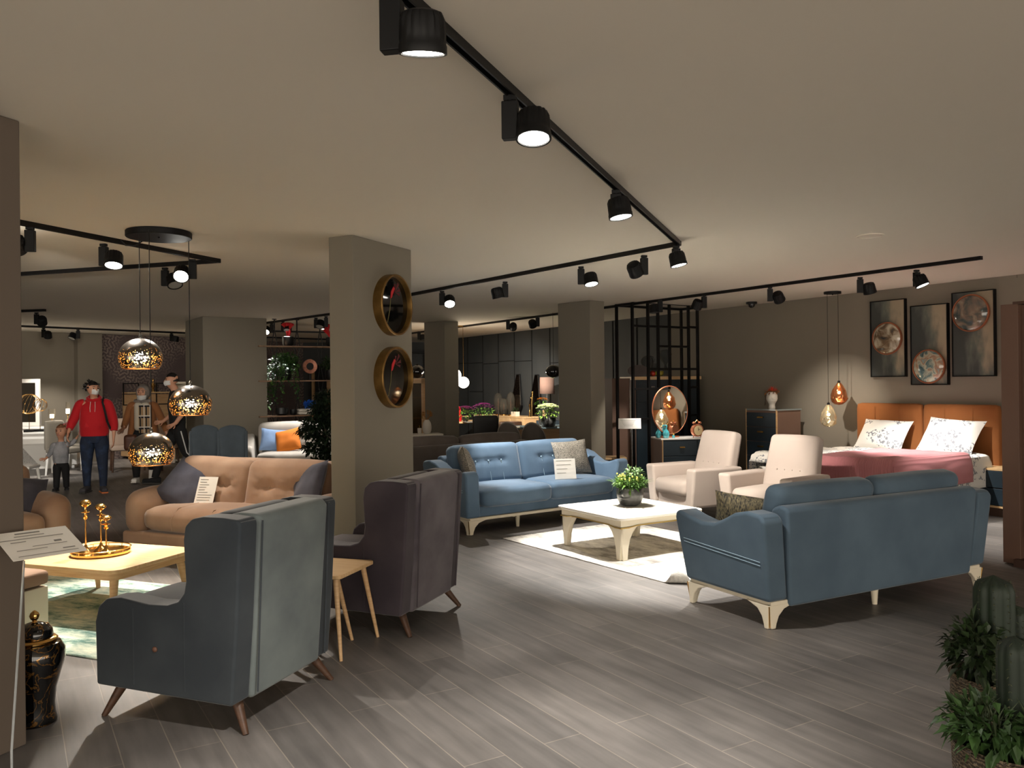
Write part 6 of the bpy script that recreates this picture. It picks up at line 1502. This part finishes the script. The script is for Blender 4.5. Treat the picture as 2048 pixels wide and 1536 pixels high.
MB().soft((-.17,-.12,.66),(.20,.12,.26),.05,None,8).build('brown_bag',mat('brown_leather',(84,50,34),.5),t)
# --- man in black, walking to the left
ml=Vector((V(352,767,13.35).x,13.35,0)); t=thing('person','person in black t-shirt and striped black trousers walking left','person',tuple(ml),math.radians(-58))
hd=Vector((0,-.06,1.66)); N_={};E_=[]
N_['pelvis']=(0,.03,.96,.12,.095); N_['waist']=(0,.01,1.10,.115,.09); N_['chest']=(0,-.01,1.33,.145,.10); N_['neckb']=(0,-.01,1.49,.07,.06); N_['neck']=(0,-.025,1.55,.052,.052); E_+=chain(['pelvis','waist','chest','neckb','neck']); headnodes(N_,E_,'neck',hd,1.04,0)
LG=((-1,[(-.09,.02,.85,.085,.085),(-.10,-.18,.52,.06,.06),(-.10,-.26,.30,.047,.05),(-.10,-.32,.08,.033,.036)]),(1,[(.09,.03,.85,.085,.085),(.10,.12,.50,.06,.06),(.10,.30,.30,.047,.05),(.10,.44,.13,.033,.036)]))
for sx,p in LG: limb(N_,E_,'L%d'%sx,'pelvis',p)
limb(N_,E_,'Ra','chest',[(-.185,0,1.43,.056,.052),(-.25,.04,1.16,.042,.042),(-.22,-.16,1.00,.03,.03)]); hand(N_,E_,'Rh','Ra2',(.1,-1,-.2),(0,.2,1),.7)
limb(N_,E_,'La','chest',[(.185,0,1.43,.056,.052),(.25,.08,1.17,.042,.042),(.26,-.06,.98,.03,.03)]); hand(N_,E_,'Lh','La2',(0,-.9,-.5),(0,.2,1),.6)
skin('body',m_skin,t,N_,E_,'pelvis')
q=MB(); loft(q,[(0,.02,.90,.155,.12),(0,.015,1.0,.158,.125),(0,.0,1.18,.16,.122),(0,-.01,1.34,.172,.118),(0,-.01,1.44,.14,.09),(0,-.01,1.50,.075,.065)])
for sx in (-1,1): sleeve(q,[(sx*.13,0,1.42,.06),(sx*.185,0,1.42,.076),(sx*.238,.03,1.22,.066)])
q.build('t_shirt',m_blackc,t)
q=MB(); loft(q,[(0,.03,.80,.13,.11),(0,.03,.92,.142,.115),(0,.02,1.04,.13,.105)])
for sx,p in LG: sleeve(q,[(sx*.06,.03,.92,.09)]+[(w_[0],w_[1],w_[2] if i<3 else w_[2]+.02,[.105,.085,.068,.052][i]) for i,w_ in enumerate(p)])
tr_=q.build('trousers',m_blackc,t)
for sx,p in LG: MB().tube([(q[0]+sx*([.105,.085,.07,.056][i]),q[1],q[2]+(.03 if i==3 else 0)) for i,q in enumerate(p)],.010,6).build('white_side_stripe',m_mask,tr_)
for sx,p in LG: shoe(t,(p[3][0],p[3][1],.0 if sx<0 else .06),0,m_blackc,m_sole,1.05,'sneaker',-.08 if sx<0 else .5)
head_parts(t,hd,0,1.04,'short','on')
# ---------------------------------------------------------------- three perforated globe pendants over the oak table
m_perf=bpy.data.materials.new('perforated_chrome'); m_perf.use_nodes=True; N,L=nm(m_perf); b=N['Principled BSDF']
b.inputs['Metallic'].default_value=1; b.inputs['Roughness'].default_value=.22
tc=N.new('ShaderNodeTexCoord'); vo=N.new('ShaderNodeTexVoronoi'); vo.inputs['Scale'].default_value=78; L.new(tc.outputs['Object'],vo.inputs[0])
sp=N.new('ShaderNodeSeparateXYZ'); L.new(tc.outputs['Object'],sp.inputs[0])
hgt=N.new('ShaderNodeMapRange'); hgt.inputs[1].default_value=.11; hgt.inputs[2].default_value=.0; hgt.inputs[3].default_value=0; hgt.inputs[4].default_value=.43; L.new(sp.outputs[2],hgt.inputs[0])
hole=mth2(N,L,'LESS_THAN',vo.outputs['Distance'],hgt.outputs[0])
geo=N.new('ShaderNodeNewGeometry'); mx=N.new('ShaderNodeMix'); mx.data_type='RGBA'; mx.inputs[6].default_value=lin((128,124,120)); mx.inputs[7].default_value=lin((232,196,134)); L.new(geo.outputs['Backfacing'],mx.inputs[0]); L.new(mx.outputs[2],b.inputs['Base Color'])
L.new(mth2(N,L,'SUBTRACT',1.0,hole),b.inputs['Alpha'])
def globe(label,px,py,d,R):
    c=V(px,py,d); t=thing('pendant_lamp',label,'pendant lamp',tuple(c),0,'perforated globe pendants'); pr=[]
    for k in range(25):
        a=PI*.5-(PI*.5+.62)*k/24; pr.append((max(.0005,R*math.cos(a)),R*.93*math.sin(a)))
    MB().lathe(pr,48,None,False).build('globe_shade',m_perf,t)
    MB().tube([(pr[-1][0]*math.cos(k*PI/24),pr[-1][0]*math.sin(k*PI/24),pr[-1][1]) for k in range(48)],.004,6,closed=True).build('shade_rim',m_perfrim,t)
    MB().lathe([(.012,R*.93),(.012,R*.93+.02),(.004,R*.93+.035)],14).build('lamp_cap',m_steel,t)
    MB().lathe([(.012,R*.9),(.014,.05),(.012,.045)],12).build('lamp_holder',m_steel,t)
    MB().sph((0,0,.01),.036,18).build('bulb',emat('bulb_'+str(px),(255,236,205),50),t)
    MB().tube([(0,0,R*.93+.02),(0,0,CEIL-c.z-.03)],.0032,6).build('cord',m_black,t)
    l=bpy.data.lights.new('bulb_light','POINT'); l.energy=5; l.color=(1,.84,.62); l.shadow_soft_size=.04; lo=bpy.data.objects.new('bulb_light',l); C.objects.link(lo); lo.parent=t; lo.location=(0,0,.0)
    return c
m_perfrim=mat('copper_lip',(214,150,90),.3,metal=1)
globe('highest of the three perforated chrome globe pendants',281,715,6.25,.156)
globe('right-hand perforated chrome globe pendant in front of the man in black',381,808,6.35,.156)
globe('lowest of the three perforated chrome globe pendants, above the brown sofa',303,905,5.95,.156)
c=G(318,478,CEIL); t=thing('ceiling_canopy','large black round ceiling canopy holding the three globe pendants','ceiling plate',(V(318,475,6.2).x,6.2,CEIL))
MB().lathe([(.228,0),(.233,-.005),(.233,-.042),(.228,-.047),(.001,-.047)],56,None,False).build('disc',m_blackp,t)
MB().sph((.02,-.05,-.05),.008,8).build('screw',m_black,t)
l1=V(240,487,6.0)
t=thing('power_cable','short black cable from the track to the pendant canopy','cable',tuple(l1)); MB().tube([(0,0,.03),(.03,.02,-.01),(.08,.05,-.01),(.12,.09,.03)],.005,6).build('cable',m_black,t)
# ---------------------------------------------------------------- potted cacti at the lower right
m_wick=bpy.data.materials.new('woven_basket'); m_wick.use_nodes=True; N,L=nm(m_wick); b=N['Principled BSDF']; b.inputs['Roughness'].default_value=.8
tc=N.new('ShaderNodeTexCoord'); wv=N.new('ShaderNodeTexWave'); wv.bands_direction='Z'; wv.inputs['Scale'].default_value=26; wv.inputs['Distortion'].default_value=6; wv.inputs['Detail'].default_value=3; wv.inputs['Detail Scale'].default_value=3; L.new(tc.outputs['Object'],wv.inputs[0])
r=N.new('ShaderNodeValToRGB'); r.color_ramp.elements[0].color=lin((52,42,32)); r.color_ramp.elements[1].color=lin((120,104,82)); L.new(wv.outputs['Fac'],r.inputs[0]); L.new(r.outputs[0],b.inputs['Base Color'])
bp=N.new('ShaderNodeBump'); bp.inputs['Strength'].default_value=.8; bp.inputs['Distance'].default_value=.01; L.new(wv.outputs['Fac'],bp.inputs['Height']); L.new(bp.outputs[0],b.inputs['Normal'])
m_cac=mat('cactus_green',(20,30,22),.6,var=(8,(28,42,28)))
def basket(t,R,h):
    MB().lathe([(.001,0),(R*.82,0),(R*.95,h*.3),(R,h*.65),(R*.97,h*.97),(R*1.02,h),(R*.95,h+.006),(R*.9,h*.95)],44,None,False).build('woven_basket',m_wick,t)
    MB().lathe([(.001,h*.93),(R*.92,h*.93)],24,None,False).build('soil',m_soil,t)
def cactus(t,p,R,h,ribs=8):
    m=MB(); n=ribs*6; k_=16; pr=[]
    for i in range(k_+1):
        q=i/k_; z=q*h; rr=R*(.82+.18*math.sin(q*2.2)) if q<.88 else R*.98*math.sqrt(max(0,1-((q-.88)/.12)**2)); pr.append((max(rr,.002),z))
    m.lathe(pr,n,TM(p),False,lambda a,z:1+.17*abs(math.cos(a*ribs/2))-.08); o=m.build('cactus_column',m_cac,t,ang=80)
    s=MB(); r=random.Random(int(h*1000))
    for i in range(int(h/.022)):
        for k in range(ribs):
            a=2*PI*k/ribs; q=(i+.5)*.022/h; rr=(R*(.82+.18*math.sin(q*2.2)) if q<.88 else R*.9*math.sqrt(max(0,1-((q-.88)/.12)**2)))*1.09; c=Vector(p)+Vector((rr*math.cos(a),rr*math.sin(a),(i+.5)*.022))
            for j in range(3):
                d=Vector((math.cos(a+r.uniform(-.9,.9)),math.sin(a+r.uniform(-.9,.9)),r.uniform(-.4,.6))); s.leaf(c,d,.013,.0035,0)
    q=s.build('spines',mat('cactus_spine_'+str(len(bpy.data.materials)),(84,88,64),.7),o,weld=False); q['kind']='stuff'
# the pot that stands behind
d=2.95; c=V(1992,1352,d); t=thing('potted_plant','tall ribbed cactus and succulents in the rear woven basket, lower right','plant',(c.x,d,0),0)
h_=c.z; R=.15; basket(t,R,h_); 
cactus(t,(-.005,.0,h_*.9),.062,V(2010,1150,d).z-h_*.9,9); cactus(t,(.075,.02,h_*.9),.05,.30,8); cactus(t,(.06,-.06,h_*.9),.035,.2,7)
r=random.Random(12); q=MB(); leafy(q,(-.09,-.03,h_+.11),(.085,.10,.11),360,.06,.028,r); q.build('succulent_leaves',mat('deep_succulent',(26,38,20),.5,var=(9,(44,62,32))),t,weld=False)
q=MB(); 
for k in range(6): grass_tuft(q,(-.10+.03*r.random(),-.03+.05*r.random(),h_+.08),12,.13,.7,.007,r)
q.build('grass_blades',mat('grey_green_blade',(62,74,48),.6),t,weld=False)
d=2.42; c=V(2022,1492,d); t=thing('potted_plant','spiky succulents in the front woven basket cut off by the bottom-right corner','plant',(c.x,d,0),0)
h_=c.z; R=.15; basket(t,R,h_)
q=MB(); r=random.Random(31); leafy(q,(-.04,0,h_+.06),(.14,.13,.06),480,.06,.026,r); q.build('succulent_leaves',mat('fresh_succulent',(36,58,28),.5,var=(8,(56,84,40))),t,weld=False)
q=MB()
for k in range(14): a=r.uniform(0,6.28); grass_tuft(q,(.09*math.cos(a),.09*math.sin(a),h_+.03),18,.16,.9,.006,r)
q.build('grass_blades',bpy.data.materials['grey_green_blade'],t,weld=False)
cactus(t,(.03,.03,h_*.9),.045,.36,8)
